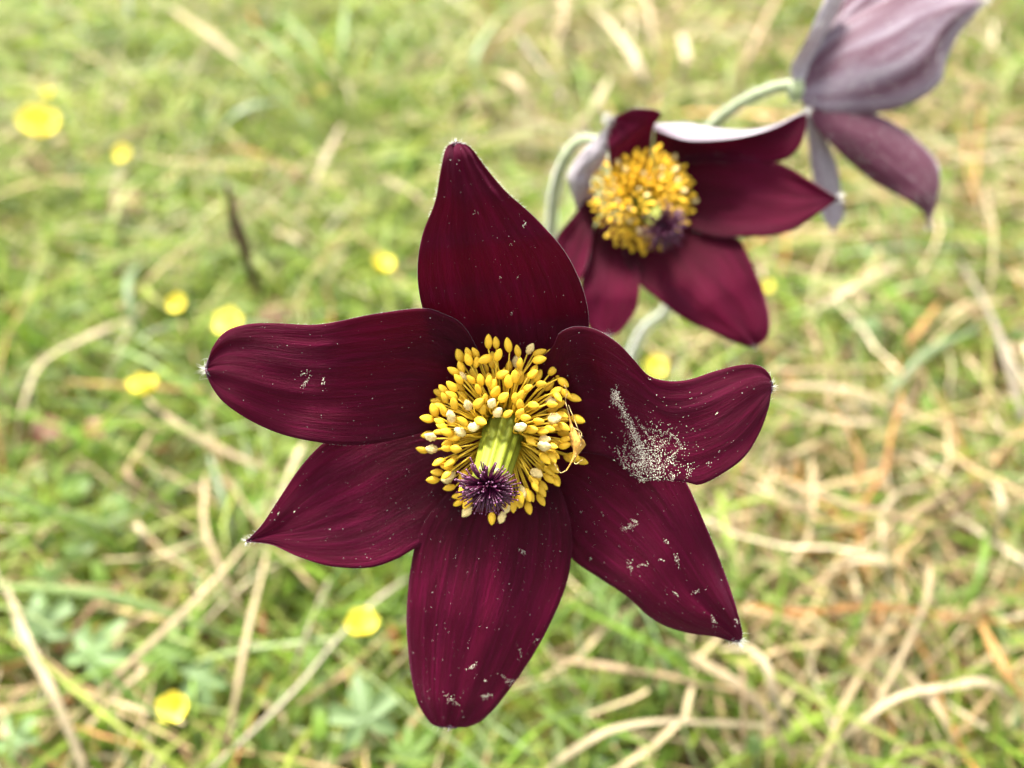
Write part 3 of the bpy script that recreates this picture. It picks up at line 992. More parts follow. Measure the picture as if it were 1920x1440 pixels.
# the withered web snagged on the stamens
def debris():
    c = at(1080, 815, D1 - 0.0052)
    o = empty('withered_shred', c, 'pale withered shred with threads snagged on the stamens beside the pollen dusted petal', 'plant debris')
    rng = random.Random(9)
    v, f = [], []
    nr_, ns = 14, 10
    path = spline([(1066, 775), (1072, 800), (1082, 825), (1080, 850), (1062, 882)], nr_)
    for j in range(nr_):
        t = j / (nr_ - 1)
        rr = 0.0001 + 0.0008 * math.exp(-((t - 0.48) / 0.2) ** 2)
        for k in range(ns):
            w = 2 * math.pi * k / ns
            q = rr * rng.uniform(0.55, 1.4)
            v.append(at(path[j][0], path[j][1], D1 - 0.0055) + RT * (q * math.cos(w)) + (UP * 0.3 + TO) * (q * math.sin(w)))
    for j in range(nr_ - 1):
        for k in range(ns):
            k2 = (k + 1) % ns
            f.append((j * ns + k, j * ns + k2, j * ns + ns + k2, j * ns + ns + k))
    mesh_obj('crumpled_lump', v, f, M_DEBRIS, o)
    tv, tf = [], []
    for pts in ([(1066, 775), (1060, 750), (1064, 735), (1058, 722)], [(1062, 882), (1050, 886), (1040, 870)], [(1080, 850), (1078, 870), (1092, 862)], [(1072, 800), (1090, 812), (1088, 840)], [(1066, 760), (1082, 800), (1090, 826)]):
        P = [at(p[0], p[1], D1 - 0.006 + 0.0004 * math.sin(i * 1.7)) for i, p in enumerate(spline(pts, 12))]
        tube_geo(P, 0.00006, 5, tv, tf)
    mesh_obj('threads', tv, tf, M_WEB, o)
debris()

# ---- the nodding bloom behind it
def across(cols, n=120):
    """Rows through several length-wise curves (pixel x, pixel y, z mm), for tepals that fold over."""
    S = [spline(c, n) for c in cols]
    def rows(t, s):
        k = t * (n - 1)
        i = min(n - 2, int(k))
        u = k - i
        P = [c[i] * (1 - u) + c[i + 1] * u for c in S]
        E = [2 * P[0] - P[1]] + P + [2 * P[-1] - P[-2]]
        w = (s + 1) / 2 * (len(P) - 1)
        j = min(len(P) - 2, int(w))
        h = w - j
        a, b, c, d = E[j], E[j + 1], E[j + 2], E[j + 3]
        m = 0.5 * ((2 * b) + (c - a) * h + (2 * a - 5 * b + 4 * c - d) * h * h + (3 * b - a - 3 * c + d) * h ** 3)
        return m[0], m[1], m[2]
    return rows

D2 = 0.172
ROOT2 = gp(1010, 850)
fl2 = empty('pasque_flower', ROOT2, 'half hooded burgundy pasque flower showing orange stamens, behind the wide open one', 'flower')
Q = dict(cen=(1205, 370), scale=9.67)
G2 = dict(nv=44, nu=24)
Petal(fl2, D2, two_margins([(1112, 350), (1096, 375), (1072, 408), (1046, 440), (1036, 480), (1046, 522)], [(1125, 395), (1112, 430), (1104, 480), (1090, 520), (1064, 542), (1046, 522)],
      [(0, -1), (0.4, 2.5), (1, 5)], [(0, 0), (0.5, 1.5), (1, 0)], **Q), seed=21, down=0.6, **G2).hairs(31, 0.0012, 30, 60, 0.0004)
Petal(fl2, D2, two_margins([(1130, 405), (1100, 450), (1092, 500), (1090, 560), (1100, 608), (1120, 628), (1142, 629)], [(1185, 420), (1192, 480), (1199, 530), (1195, 572), (1179, 604), (1158, 626), (1142, 629)],
      [(0, -1.5), (0.25, 0), (0.6, 3), (1, 3)], [(0, 0), (0.4, 1.2), (1, 0)], **Q), seed=22, **G2).hairs(32, 0.0012, 30, 60, 0.0004)
Petal(fl2, D2, two_margins([(1225, 330), (1290, 296), (1345, 290), (1400, 296), (1455, 304), (1490, 320), (1530, 345), (1556, 362), (1575, 372)], [(1215, 385), (1300, 430), (1350, 444), (1388, 444), (1440, 443), (1490, 430), (1535, 400), (1560, 382), (1575, 372)],
      [(0, -1.5), (0.25, 0), (0.55, 3.5), (0.85, 5.5), (1, 5.5)], [(0, 0), (0.3, 1.6), (0.6, 0.8), (1, 0)], **Q), seed=23, **G2).hairs(33, 0.0016, 110, 160, 0.0005)
Petal(fl2, D2, across([
    [(1235, 345, -1.5), (1300, 306, 1.0), (1380, 307, 3), (1460, 303, 5.4), (1492, 285, 6.6), (1510, 250, 7.4), (1514, 211, 8)],
    [(1230, 310, -2.5), (1290, 282, 1.0), (1370, 277, 3), (1440, 270, 6.0), (1480, 256, 7.2), (1504, 231, 7.8), (1514, 210.5, 8)],
    [(1226, 238, 1.5), (1285, 233, 3.2), (1345, 243, 4.8), (1410, 246, 5.8), (1455, 237, 7.0), (1492, 219, 7.8), (1514, 210, 8)],
    [(1226, 243, 2), (1285, 263, 6.2), (1345, 263, 7.4), (1400, 255, 7.6), (1450, 240.5, 7.9), (1490, 221.5, 8.1), (1514, 209.5, 8)]]), seed=24, down=0.62, wave=0.1, nv=50, nu=48).hairs(34, 0.0014, 90, 160, 0.0004)
Petal(fl2, D2, two_margins([(1180, 420), (1168, 468), (1187, 513), (1200, 534), (1233, 561), (1280, 597), (1337, 624), (1385, 646), (1415, 651)], [(1260, 395), (1330, 408), (1381, 444), (1402, 476), (1419, 515), (1433, 550), (1444, 600), (1438, 635), (1415, 651)],
      [(0, -1), (0.25, 0.6), (0.6, 4.4), (0.85, 4.6), (1, 3.6)], [(0, 0), (0.3, 1.2), (0.7, -1.0), (1, 0)], crease=0.3, **Q), seed=25, **G2).hairs(35, 0.001, 40, 120, 0.0003)
Petal(fl2, D2, two_margins([(1085, 405), (1068, 350), (1065, 325), (1080, 298), (1110, 266), (1139, 236)], [(1125, 395), (1108, 346), (1114, 328), (1132, 306), (1141, 275), (1139, 236)],
      [(0, -2), (0.35, 4), (0.7, 7.5), (1, 8)], [(0, 0), (0.5, -2.5), (1, 0)], **Q), show='out', seed=26, down=0.82, label='tepal folded over so that its silvery hairy back shows', **G2).hairs(36, 0.0012, 40, 160, 0.0006, outer=260)
Petal(fl2, D2, two_margins([(1160, 350), (1146, 318), (1140, 275), (1139, 243), (1143, 225)], [(1215, 330), (1222, 262), (1227, 236), (1239, 210), (1192, 203), (1163, 214), (1143, 225)],
      [(0, -1), (0.3, 3.4), (0.6, 7), (1, 8.4)], [(0, 0), (0.5, 1.4), (1, 0)], **Q), seed=27, down=0.8, **G2).hairs(37, 0.0022, 150, 140, 0.0005)
AX2 = (RT * 4.4 - UP * 5.6 + TO * 9).normalized()
C2 = at(1203, 375, D2 - 0.0002)
tip2 = at(1242, 425, D2 - 0.0082)
receptacle(fl2, at(1195, 365, D2 + 0.002), AX2, 0.0046)
tuft(fl2, tip2, AX2, 0.0036, 170, 15, 0.0018, C2, 1)
rng2 = random.Random(78)
NS = 200
for k in range(NS):
    u = (k + 0.6) / NS
    r = math.sqrt(u)
    a = k * 2.39996
    px = 1205 + 97 * r * math.cos(a) + rng2.uniform(-4, 4)
    py = 370 + 101 * r * math.sin(a) + rng2.uniform(-4, 4)
    dx, dy = (px - 1205) / 9.67, (370 - py) / 9.67
    inner = 1 - r * r
    z = 1.6 + 4.8 * inner + 0.08 * dy - 0.12 * dx + rng2.uniform(-0.5, 0.5)
    if math.hypot(px - 1246, py - 432) < 36:
        z = min(z, 2.6)
    adir = RT * math.cos(-a) * (0.3 + 0.7 * r) + UP * math.sin(-a) * (0.3 + 0.7 * r) + TO * (0.2 + 0.8 * inner) + Vector((rng2.uniform(-.4, .4), rng2.uniform(-.4, .4), rng2.uniform(-.4, .4)))
    tip = at(px, py, D2 - z / 1000) - adir.normalized() * 0.0007
    fa = -a
    foot = C2 + RT * (0.0026 * math.cos(fa)) + UP * (0.0026 * math.sin(fa)) + AX2 * 0.0004
    stamen(fl2, foot, foot.lerp(tip, 0.55) + TO * 0.0012, tip, adir, rng2.random() < 0.12, rng2, fat=1.08)
b2 = at(1185, 355, D2 + 0.006)
hairy_stem(fl2, [b2, at(1135, 275, D2 + 0.014), at(1088, 262, D2 + 0.016), at(1058, 300, D2 + 0.018), at(1040, 360, D2 + 0.026), at(1034, 430, D2 + 0.038), at(1030, 540, D2 + 0.06), gp(1015, 780, 0.03), ROOT2 - Vector((0, 0, 0.003))],
           lambda t: 0.0011 + 0.0005 * t, 41, hairs=2000, hl=0.0024)

# ---- the bloom turned away, at the edge
D3 = 0.186
ROOT3 = gp(1105, 800)
fl3 = empty('pasque_flower', ROOT3, 'pasque flower turned away with mauve silvery petal backs on an arched downy stem', 'flower')
Q3 = dict(cen=(1510, 170), scale=8.9)
Petal(fl3, D3, two_margins([(1496, 150), (1520, 70), (1585, -15), (1650, -50), (1690, -62)], [(1515, 160), (1590, 75), (1660, 20), (1700, -30), (1690, -62)],
      [(0, -1), (0.5, -2), (1, -4)], [(0, 0), (0.5, -1.5), (1, 0)], **Q3), show='out', seed=41, down=0.45, **G2).hairs(51, 0.001, 20, 60, 0.0004, outer=60)
Petal(fl3, D3, two_margins([(1505, 190), (1513, 250), (1520, 310), (1530, 370), (1545, 412), (1562, 433)], [(1530, 200), (1550, 262), (1571, 315), (1579, 370), (1583, 406), (1562, 433)],
      [(0, -1), (0.4, -5), (1, -8)], [(0, 0), (0.5, -1.5), (1, 0)], **Q3), show='out', seed=42, down=0.74, label='pale mauve tepal on the far side of the bloom', **G2).hairs(52, 0.0014, 40, 60, 0.0005, outer=160)
Petal(fl3, D3, two_margins([(1520, 180), (1600, 196), (1650, 216), (1700, 246), (1745, 286), (1763, 322), (1757, 376), (1742, 426)], [(1506, 195), (1528, 238), (1560, 273), (1600, 311), (1640, 343), (1692, 371), (1725, 392), (1738, 410), (1742, 426)],
      [(0, 0), (0.4, 1.5), (0.8, 2), (1, 0)], [(0, 0), (0.5, -2.6), (1, 0)], **Q3), show='out', seed=43, down=0.2, label='purple tepal back with thin silver down', **G2).hairs(53, 0.0016, 60, 120, 0.0005, outer=200)
Petal(fl3, D3, two_margins([(1498, 140), (1528, 88), (1572, 44), (1640, 6), (1700, -24), (1780, -24), (1849, 2)], [(1502, 192), (1560, 211), (1640, 212), (1692, 201), (1738, 178), (1766, 150), (1776, 110), (1800, 62), (1832, 24), (1849, 2)],
      [(0, 0.5), (0.4, 4), (0.8, 3.5), (1, 2)], [(0, 0), (0.4, -3.4), (0.8, -2.6), (1, 0)], **Q3), show='out', seed=44, down=0.56, wave=0.28, label='broad tepal back streaked mauve and silver', **G2).hairs(54, 0.0018, 140, 200, 0.0005, outer=380)
Petal(fl3, D3, two_margins([(1484, 150), (1484, 122), (1512, 72), (1540, 12), (1562, -42)], [(1504, 158), (1526, 108), (1558, 50), (1582, 0), (1588, -28), (1562, -42)],
      [(0, 1), (0.5, 5), (1, 6)], [(0, 0), (0.5, -1.5), (1, 0)], [(0, 0), (0.5, -4), (1, 0)], **Q3), show='out', seed=45, down=0.95, label='pale downy tepal seen edge on', **G2).hairs(55, 0.0014, 30, 200, 0.0007, outer=340)
b3 = at(1503, 165, D3 + 0.001)
receptacle(fl3, at(1500, 168, D3 + 0.001), (RT * 0.9 - TO * 0.2 + UP * 0.1).normalized(), 0.0027)
hairy_stem(fl3, [b3, at(1478, 160, D3 + 0.001), at(1445, 167, D3 + 0.002), at(1400, 187, D3 + 0.004), at(1355, 217, D3 + 0.008), at(1322, 256, D3 + 0.012), at(1292, 350, D3 + 0.022), at(1275, 470, D3 + 0.034), at(1252, 578, D3 + 0.048), at(1205, 622, D3 + 0.062), gp(1150, 740, 0.02), ROOT3 - Vector((0, 0, 0.003))],
           lambda t: 0.0012 + 0.0001 * t, 42, hairs=2400, hl=0.0018)

# ------------------------------------------------------------------ single straws, blades and twigs that stand out of the turf
def tint_of(c, n):
    return [(*c, 1.0)] * n

def traced(name, cat, pts, wpx, zmm, c, mat, label, flat=0.32, taper=0.4, group=None, seed=0):
    """One stalk or leaf lying in the turf: a flattened tapering tube; zmm = height above the soil in mm (one number, or per point)."""
    zs = [zmm] * len(pts) if isinstance(zmm, (int, float)) else zmm
    P0 = [gp(p[0], p[1], z / 1000) for p, z in zip(pts, zs)]
    n = max(10, 7 * len(pts))
    P = [Vector(p) for p in spline([tuple(p) for p in P0], n)]
    rng = random.Random(hash_str(label))
    v, f = [], []
    seg = 8
    for i, p in enumerate(P):
        t = i / (n - 1)
        d = (P[min(i + 1, n - 1)] - P[max(i - 1, 0)]).normalized()
        side = d.cross(Vector((0, 0, 1)))
        side = side.normalized() if side.length > 1e-3 else Vector((1, 0, 0))
        roll = 0.5 * math.sin(t * 3 + rng.random() * 0.05 + len(label))
        upn = side.cross(d)
        side, upn = side * math.cos(roll) + upn * math.sin(roll), upn * math.cos(roll) - side * math.sin(roll)
        w = 0.74 * wpx * depth(p) / F / 2 * (1 - taper * abs(2 * t - 1) ** 3) * (1 + 0.12 * math.sin(t * 9 + len(label)))
        for k in range(seg):
            a = 2 * math.pi * k / seg
            v.append(p + side * (w * math.cos(a)) + upn * (w * flat * math.sin(a)) - upn * (w * flat * 0.5 * math.cos(a) ** 2 * -1))
    for i in range(n - 1):
        for k in range(seg):
            k2 = (k + 1) % seg
            f.append((i * seg + k, i * seg + k2, (i + 1) * seg + k2, (i + 1) * seg + k))
    f.append(tuple(reversed(range(seg))))
    f.append(tuple((n - 1) * seg + k for k in range(seg)))
    o = mesh_obj(name, v, f, mat, None, True, None, None, None, tint_of(c, len(v)))
    return tag(o, label, cat, group)

def hash_str(s):
    return sum((i + 1) * ord(ch) for i, ch in enumerate(s))

ST, SP, SB, SO, SG = (0.27, 0.21, 0.125), (0.31, 0.255, 0.165), (0.21, 0.15, 0.085), (0.28, 0.155, 0.055), (0.24, 0.205, 0.16)
STRAWS = [
    ([(1095, 0), (1150, 55), (1195, 120), (1216, 175), (1220, 205)], 22, [14, 30, 36, 28, 14], SP, 'pale dead leaf arching down towards the hooded bloom'),
    ([(905, 128), (950, 75), (985, 32), (1045, 22), (1100, 46), (1142, 58)], 21, [12, 24, 30, 32, 28, 20], ST, 'bent straw hooping over the dry tangle beyond the hooded bloom'),
    ([(1053, -20), (1058, 40), (1044, 85), (1060, 115), (1085, 130)], 17, [14, 26, 26, 22, 14], ST, 'twisted straw hanging inside the dry tangle'),
    ([(975, 68), (1015, 125), (1050, 175), (1078, 235)], 18, [22, 22, 18, 12], SG, 'greyish straw slanting across the dry tangle'),
    ([(925, 135), (968, 155), (995, 205), (1045, 285)], 20, [14, 26, 22, 12], ST, 'kinked straw beside the tip of the tallest petal'),
    ([(1143, 145), (1112, 205), (1066, 258)], 22, [24, 20, 14], SP, 'broad pale straw leaning against the hooded bloom'),
    ([(845, 245), (862, 200), (893, 180), (918, 200), (926, 245)], 20, [10, 22, 28, 22, 10], ST, 'small straw hoop just above the tallest petal'),
    ([(1208, -10), (1222, 55), (1230, 105), (1232, 160)], 17, [16, 24, 22, 14], ST, 'upright straw next to the arching dead leaf'),
    ([(1276, 65), (1287, 105), (1280, 135), (1262, 165)], 22, [20, 24, 20, 12], SP, 'short whitish straw above the hooded bloom'),
    ([(1460, -10), (1425, 60), (1402, 110), (1388, 170)], 18, [18, 24, 22, 14], SB, 'brown stalk rising beside the arched downy stem'),
    ([(560, 410), (600, 320), (640, 235)], 15, [16, 26, 30], SP, 'thin pale stalk leaning beside the bright grass tuft'),
    ([(320, 15), (400, 72), (470, 130), (500, 160)], 17, [20, 26, 24, 14], ST, 'straw slanting into the bright grass tuft'),
    ([(28, 850), (44, 760), (80, 680), (165, 632), (240, 600)], 21, [14, 26, 28, 24, 18], SP, 'pale straw sharply bent near the round yellow bloom'),
    ([(125, 716), (250, 724), (390, 732)], 13, [20, 20, 18], SO, 'thin orange brown stalk passing behind a yellow bloom'),
    ([(270, 745), (330, 795), (400, 835), (495, 880)], 19, [24, 24, 22, 18], ST, 'straight straw running from a yellow bloom towards the petal'),
    ([(293, 795), (262, 845), (238, 885), (275, 925), (345, 975)], 16, [20, 26, 30, 26, 16], SB, 'straw bent double below the yellow bloom'),
    ([(385, 890), (383, 985), (410, 1060), (452, 1140)], 19, [22, 26, 24, 18], ST, 'straw beside the pointed petal, running down to the palmate leaves'),
    ([(10, 1090), (45, 1190), (90, 1280), (130, 1370), (160, 1450)], 27, [18, 26, 26, 20, 14], SP, 'thick pale stalk lying beside the palmate leaves'),
    ([(125, 1360), (210, 1275), (300, 1190), (390, 1100), (470, 1010)], 15, [22, 26, 28, 28, 22], ST, 'long thin straw crossing over the palmate leaves'),
    ([(385, 1450), (480, 1365), (560, 1285), (630, 1200), (700, 1130), (770, 1080)], 14, [18, 24, 28, 28, 26, 20], SG, 'long grey stalk crossing under the lowest petal beside a yellow bloom'),
    ([(548, 1260), (572, 1195), (598, 1130), (618, 1085)], 10, [22, 28, 26, 20], SG, 'fine grey side shoot of the long stalk'),
    ([(425, 1400), (445, 1290), (465, 1180), (495, 1060), (505, 990)], 15, [18, 24, 26, 24, 18], ST, 'upright straw between the two lower yellow blooms'),
    ([(500, 1030), (530, 920), (570, 830)], 22, [20, 22, 20], SP, 'broad pale straw half hidden under the left petals'),
    ([(1020, 1450), (1080, 1405), (1150, 1368), (1240, 1353), (1330, 1356), (1440, 1362)], 21, [14, 24, 30, 32, 28, 18], SP, 'bright smooth straw curving below the lowest petal'),
    ([(1040, 1235), (1130, 1248), (1240, 1265), (1340, 1288), (1430, 1300)], 19, [20, 24, 26, 24, 18], SB, 'brown straw lying level under the right hand lower petal'),
    ([(1248, 1198), (1320, 1245), (1385, 1285), (1440, 1345), (1490, 1430)], 23, [20, 28, 32, 28, 18], ST, 'stout straw running from under the pointed petal'),
    ([(1340, 1218), (1405, 1218), (1438, 1252), (1452, 1310), (1485, 1375)], 20, [20, 28, 32, 28, 20], SP, 'hooked straw draped over the stout straw'),
    ([(1390, 1228), (1394, 1300), (1393, 1380), (1396, 1450)], 13, [22, 34, 36, 22], SB, 'thin upright stalk crossing the stout straw'),
    ([(1565, 1400), (1620, 1350), (1690, 1305), (1780, 1288), (1850, 1280), (1905, 1318)], 21, [14, 26, 30, 30, 28, 16], SP, 'pale straw arching over the matted turf'),
    ([(1680, 1240), (1735, 1300), (1775, 1360), (1786, 1445)], 16, [20, 28, 28, 18], ST, 'straw bending down across the arching one'),
    ([(1655, 850), (1712, 856), (1762, 882), (1806, 918)], 24, [20, 30, 30, 20], SP, 'short bright straw stub amid the curled dead leaves'),
    ([(1385, 875), (1480, 905), (1600, 950), (1700, 975), (1790, 1005)], 18, [18, 24, 26, 24, 16], SB, 'long brown straw passing below the bright stub'),
    ([(1450, 697), (1560, 694), (1692, 690)], 22, [18, 22, 18], SB, 'flat straw level with the recurved petal tip'),
    ([(1455, 722), (1560, 727), (1640, 745), (1730, 788)], 20, [18, 24, 24, 18], ST, 'straw just under the flat one by the recurved tip'),
    ([(1450, 742), (1530, 778), (1600, 792), (1665, 793)], 17, [16, 22, 22, 16], SP, 'thin straw curving away from the recurved tip'),
    ([(1375, 900), (1450, 930), (1535, 965)], 18, [18, 22, 16], ST, 'straight straw emerging from under the pollen dusted petal'),
    ([(1525, 585), (1575, 555), (1640, 518), (1690, 495)], 22, [18, 24, 24, 16], SP, 'pale straw slanting near the hooded bloom lower petal'),
    ([(1690, 662), (1720, 622), (1760, 570)], 18, [16, 22, 16], SO, 'orange tinged straw standing near the blue green arching blade'),
    ([(1800, 490), (1850, 575), (1880, 650), (1920, 790)], 22, [18, 26, 26, 18], SG, 'greyish stalk falling through the pale green blades'),
    ([(1850, 1020), (1880, 960), (1868, 915), (1840, 905)], 17, [16, 28, 28, 20], SP, 'curly straw ring beside the matted turf'),
    ([(1550, 1068), (1610, 1052), (1690, 1058)], 22, [18, 24, 18], SP, 'short pale straw above the pointed petal side'),
    ([(1600, 1400), (1640, 1330), (1690, 1230), (1735, 1130), (1745, 1060)], 17, [14, 22, 28, 28, 20], ST, 'tall thin straw leaning over the matted turf'),
    ([(1480, 1120), (1560, 1075), (1650, 1000), (1760, 940), (1900, 900)], 13, [18, 22, 24, 22, 18], SB, 'very long thin straw crossing the curled dead leaves'),
    ([(1840, 1170), (1880, 1250), (1925, 1320)], 24, [20, 26, 20], SO, 'tawny flat straw in the matted turf'),
    ([(690, 330), (770, 360), (830, 420)], 16, [16, 22, 14], ST, 'short straw behind the tallest petal'),
    ([(510, 430), (555, 450), (575, 475)], 18, [16, 22, 14], SP, 'stubby pale straw near the dark twig'),
    ([(240, 1000), (255, 985), (270, 1010), (262, 1035)], 24, [20, 28, 26, 16], SP, 'curled whitish scrap of leaf beside the pointed petal tip'),
    ([(215, 1190), (280, 1150), (335, 1130)], 16, [22, 24, 18], SB, 'short brown straw on the palmate leaves'),
]
for pts, w, z, c, lab in STRAWS:
    z = [h * (1.55 if pts[1][1] < 300 else 1.15) for h in z]
    traced('dry_straw', 'straw', pts, w, z, c, M_STRAW, lab)
GA, GB, GC, GD = (0.15, 0.215, 0.07), (0.11, 0.18, 0.025), (0.055, 0.11, 0.014), (0.15, 0.20, 0.11)
GREENS = [
    ([(-20, 1098), (100, 1104), (220, 1122), (340, 1160), (450, 1205)], 21, [26, 34, 34, 28, 18], GA, 'long pale green blade arching over the palmate leaves'),
    ([(-20, 962), (80, 958), (170, 975), (260, 1008)], 18, [22, 28, 26, 18], GA, 'pale green blade lying above the palmate leaves'),
    ([(155, 1215), (225, 1285), (285, 1335), (345, 1362)], 12, [30, 42, 46, 40], GC, 'narrow dark green blade crossing a yellow bloom'),
    ([(1662, 820), (1675, 745), (1730, 665), (1840, 615)], 14, [16, 32, 38, 30], GD, 'blue green blade arching beside the flat straw'),
    ([(1440, 600), (1540, 578), (1640, 576), (1760, 590)], 20, [20, 28, 28, 20], GA, 'broad pale green blade near the hooded bloom lowest petal'),
    ([(1560, 480), (1680, 462), (1780, 466), (1890, 455)], 17, [20, 30, 30, 22], GD, 'pale blade lying level below the turned away bloom'),
    ([(395, 300), (420, 235), (470, 200), (540, 190)], 18, [18, 34, 38, 28], GD, 'bluish blade bowing over the bright grass tuft'),
    ([(268, 650), (248, 590), (240, 530), (262, 490)], 19, [18, 28, 30, 22], GD, 'bluish blade standing near the two small yellow blooms'),
    ([(1770, 1210), (1815, 1130), (1842, 1060), (1852, 985)], 20, [14, 28, 34, 30], GB, 'fresh green blade standing in the matted turf'),
    ([(392, 850), (415, 930), (440, 1010)], 19, [28, 26, 20], GD, 'pale blade hanging beside the broad left petal'),
    ([(1000, 1320), (1080, 1375), (1120, 1450)], 17, [20, 26, 18], GB, 'green blade sweeping under the lowest petal tip'),
    ([(640, 250), (600, 110), (520, 20)], 20, [14, 40, 44], GB, 'bright blade springing from the grass tuft'),
    ([(650, 260), (640, 120), (650, 0)], 18, [14, 44, 54], GB, 'upright bright blade in the heart of the grass tuft'),
    ([(660, 255), (700, 130), (760, 40)], 18, [14, 40, 46], GB, 'bright blade of the tuft leaning to the dry tangle'),
    ([(620, 260), (540, 190), (450, 110), (380, 80)], 18, [14, 34, 40, 34], GA, 'long pale blade of the tuft sweeping low over the turf'),
    ([(630, 250), (560, 130), (480, 60), (430, 50)], 17, [14, 40, 44, 38], GB, 'bright blade of the tuft curving back over the turf'),
    ([(930, 230), (890, 120), (930, 40), (990, -10)], 18, [14, 34, 40, 36], GA, 'pale green blade in front of the dry tangle'),
    ([(1560, 1270), (1600, 1180), (1640, 1110)], 15, [18, 28, 28], GB, 'green blade beside the matted straw'),
    ([(1210, 1330), (1160, 1380), (1090, 1440)], 13, [16, 22, 16], GC, 'dark green blade under the bright smooth straw'),
    ([(480, 1440), (500, 1360), (540, 1290)], 16, [18, 26, 26], GB, 'green blade beside the lower yellow bloom'),
    ([(160, 60), (235, 40), (240, -20)], 18, [16, 34, 36], GD, 'blue green blade in the pale far turf'),
]
for pts, w, z, c, lab in GREENS:
    traced('grass_blade', 'grass', pts, w, z, c, M_BLADE, lab, flat=0.22, taper=0.75)
traced('dark_twig', 'twig', [(426, 345), (440, 410), (462, 480), (488, 552)], 27, [80, 68, 50, 22], (0.05, 0.03, 0.02), M_TWIG, 'dark brown twig sticking up out of the turf', flat=0.9)
traced('dark_twig', 'twig', [(1830, 905), (1790, 960), (1740, 1010)], 11, [24, 26, 14], (0.05, 0.03, 0.02), M_TWIG, 'short dark twig under the curly straw ring', flat=0.9)

# ------------------------------------------------------------------ small yellow blooms
def ypetal(seed):
    v, f = [], []
    nt_, ns = 8, 7
    rng = random.Random(seed)
    for j in range(nt_ + 1):
        t = j / nt_
        w = 0.52 * math.sin(math.pi * min(1, 0.12 + 0.80 * t ** 0.9)) ** 0.8 * (0.35 + 0.75 * t ** 0.6)
        for i in range(ns):
            s = -1 + 2 * i / (ns - 1)
            r = t * (1 - 0.10 * math.exp(-(s / 0.3) ** 2) * sm(0.7, 1, t)) * (1 - 0.12 * s * s * t)
            v.append(Vector((s * w, 0.12 + 0.88 * r, 0.5 * r ** 1.5 + 0.18 * s * s * w + 0.02 * rng.uniform(-1, 1))))
    for j in range(nt_):
        for i in range(ns - 1):
            a = j * ns + i
            f.append((a, a + 1, a + ns + 1, a + ns))
    n = len(v)
    v2 = v + [p - Vector((0, 0, 0.03)) for p in v]
    f2 = f + [tuple(n + k for k in reversed(q)) for q in f]
    ring = list(range(ns)) + [j * ns + ns - 1 for j in range(1, nt_ + 1)] + [nt_ * ns + i for i in range(ns - 2, -1, -1)] + [j * ns for j in range(nt_ - 1, 0, -1)]
    for k in range(len(ring)):
        a, b = ring[k], ring[(k + 1) % len(ring)]
        f2.append((b, a, a + n, b + n))
    return v2, f2

def local_mesh(name, v, f, mat):
    me = bpy.data.meshes.new(name)
    me.from_pydata([tuple(p) for p in v], [], f)
    me.polygons.foreach_set('use_smooth', [True] * len(me.polygons))
    me.materials.append(mat)
    return me
YP = [local_mesh('petal', *ypetal(k), M_YPET) for k in range(3)]
YO = [local_mesh('petal', *ypetal(k + 5), M_YORANGE) for k in range(2)]
def ycentre():
    v, f = [], []
    rng = random.Random(3)
    for k in range(34):
        r = 0.3 * math.sqrt(k / 34)
        a = k * 2.4
        p = Vector((r * math.cos(a), r * math.sin(a), 0.02))
        d = Vector((math.cos(a) * r * 2, math.sin(a) * r * 2, 1)).normalized()
        tube_geo([p, p + d * 0.12, p + d * (0.22 + 0.05 * rng.random())], [0.02, 0.03, 0.045], 5, v, f)
    return v, f
YC = local_mesh('stamens', *ycentre(), M_YCEN)
def ysepals():
    v, f = [], []
    for k in range(5):
        a = 2 * math.pi * (k + 0.5) / 5
        c, s = math.cos(a), math.sin(a)
        b = len(v)
        for t, w in ((0, 0.1), (0.3, 0.2), (0.6, 0.15), (0.85, 0.0)):
            for q in (-1, 1):
                v.append(Vector((c * t - s * w * q, s * t + c * w * q, -0.06 + 0.35 * t ** 1.6)))
        for j in range(3):
            f.append((b + 2 * j, b + 2 * j + 1, b + 2 * j + 3, b + 2 * j + 2))
    return v, f
YS = local_mesh('calyx', *ysepals(), M_LEAF)

def yellow(px, py, wpx, zmm, label, tilt=(0.0, -0.3), close=0.0, orange=False, npet=5, seed=0):
    """A five-petalled bloom: wpx wide across; close folds the petals up into a cup."""
    c = gp(px, py, zmm / 1000)
    R_ = 0.9 * wpx * depth(c) / F / 2
    rng = random.Random(seed)
    root = gp(px + rng.uniform(-30, 30), py + 20, 0)
    root.x, root.y = c.x + rng.uniform(-.008, .008), c.y + rng.uniform(-.004, .010)
    o = empty('yellow_flower', root, label, 'flower')
    ax = Vector((tilt[0], tilt[1], 1)).normalized()
    q = ax.to_track_quat('Z', 'Y').to_matrix().to_4x4()
    base = Matrix.Translation(c - root) @ q @ Matrix.Diagonal((R_, R_, R_, 1))
    for k in range(npet):
        p = bpy.data.objects.new('petal', rng.choice(YO if orange else YP))
        COL.objects.link(p)
        p.parent = o
        p.matrix_local = base @ Matrix.Rotation(2 * math.pi * k / npet + rng.uniform(-.08, .08), 4, 'Z') @ Matrix.Rotation(close + rng.uniform(-.12, .12), 4, 'X') @ Matrix.Diagonal((1.08, 1 + close * 0.3, 1, 1))
    for me in (YC, YS):
        p = bpy.data.objects.new(me.name.split('.')[0], me)
        COL.objects.link(p)
        p.parent = o
        p.matrix_local = base
    a = c - ax * R_ * 0.05
    P = [Vector(x) for x in spline([tuple(a), tuple(a - ax * R_ * 0.8), tuple(root.lerp(c, 0.35)), tuple(root - Vector((0, 0, 0.002)))], 14)]
    v, f = tube_geo(P, 0.0006, 6)
    mesh_obj('stem', v, f, M_LEAF, o)
    return o

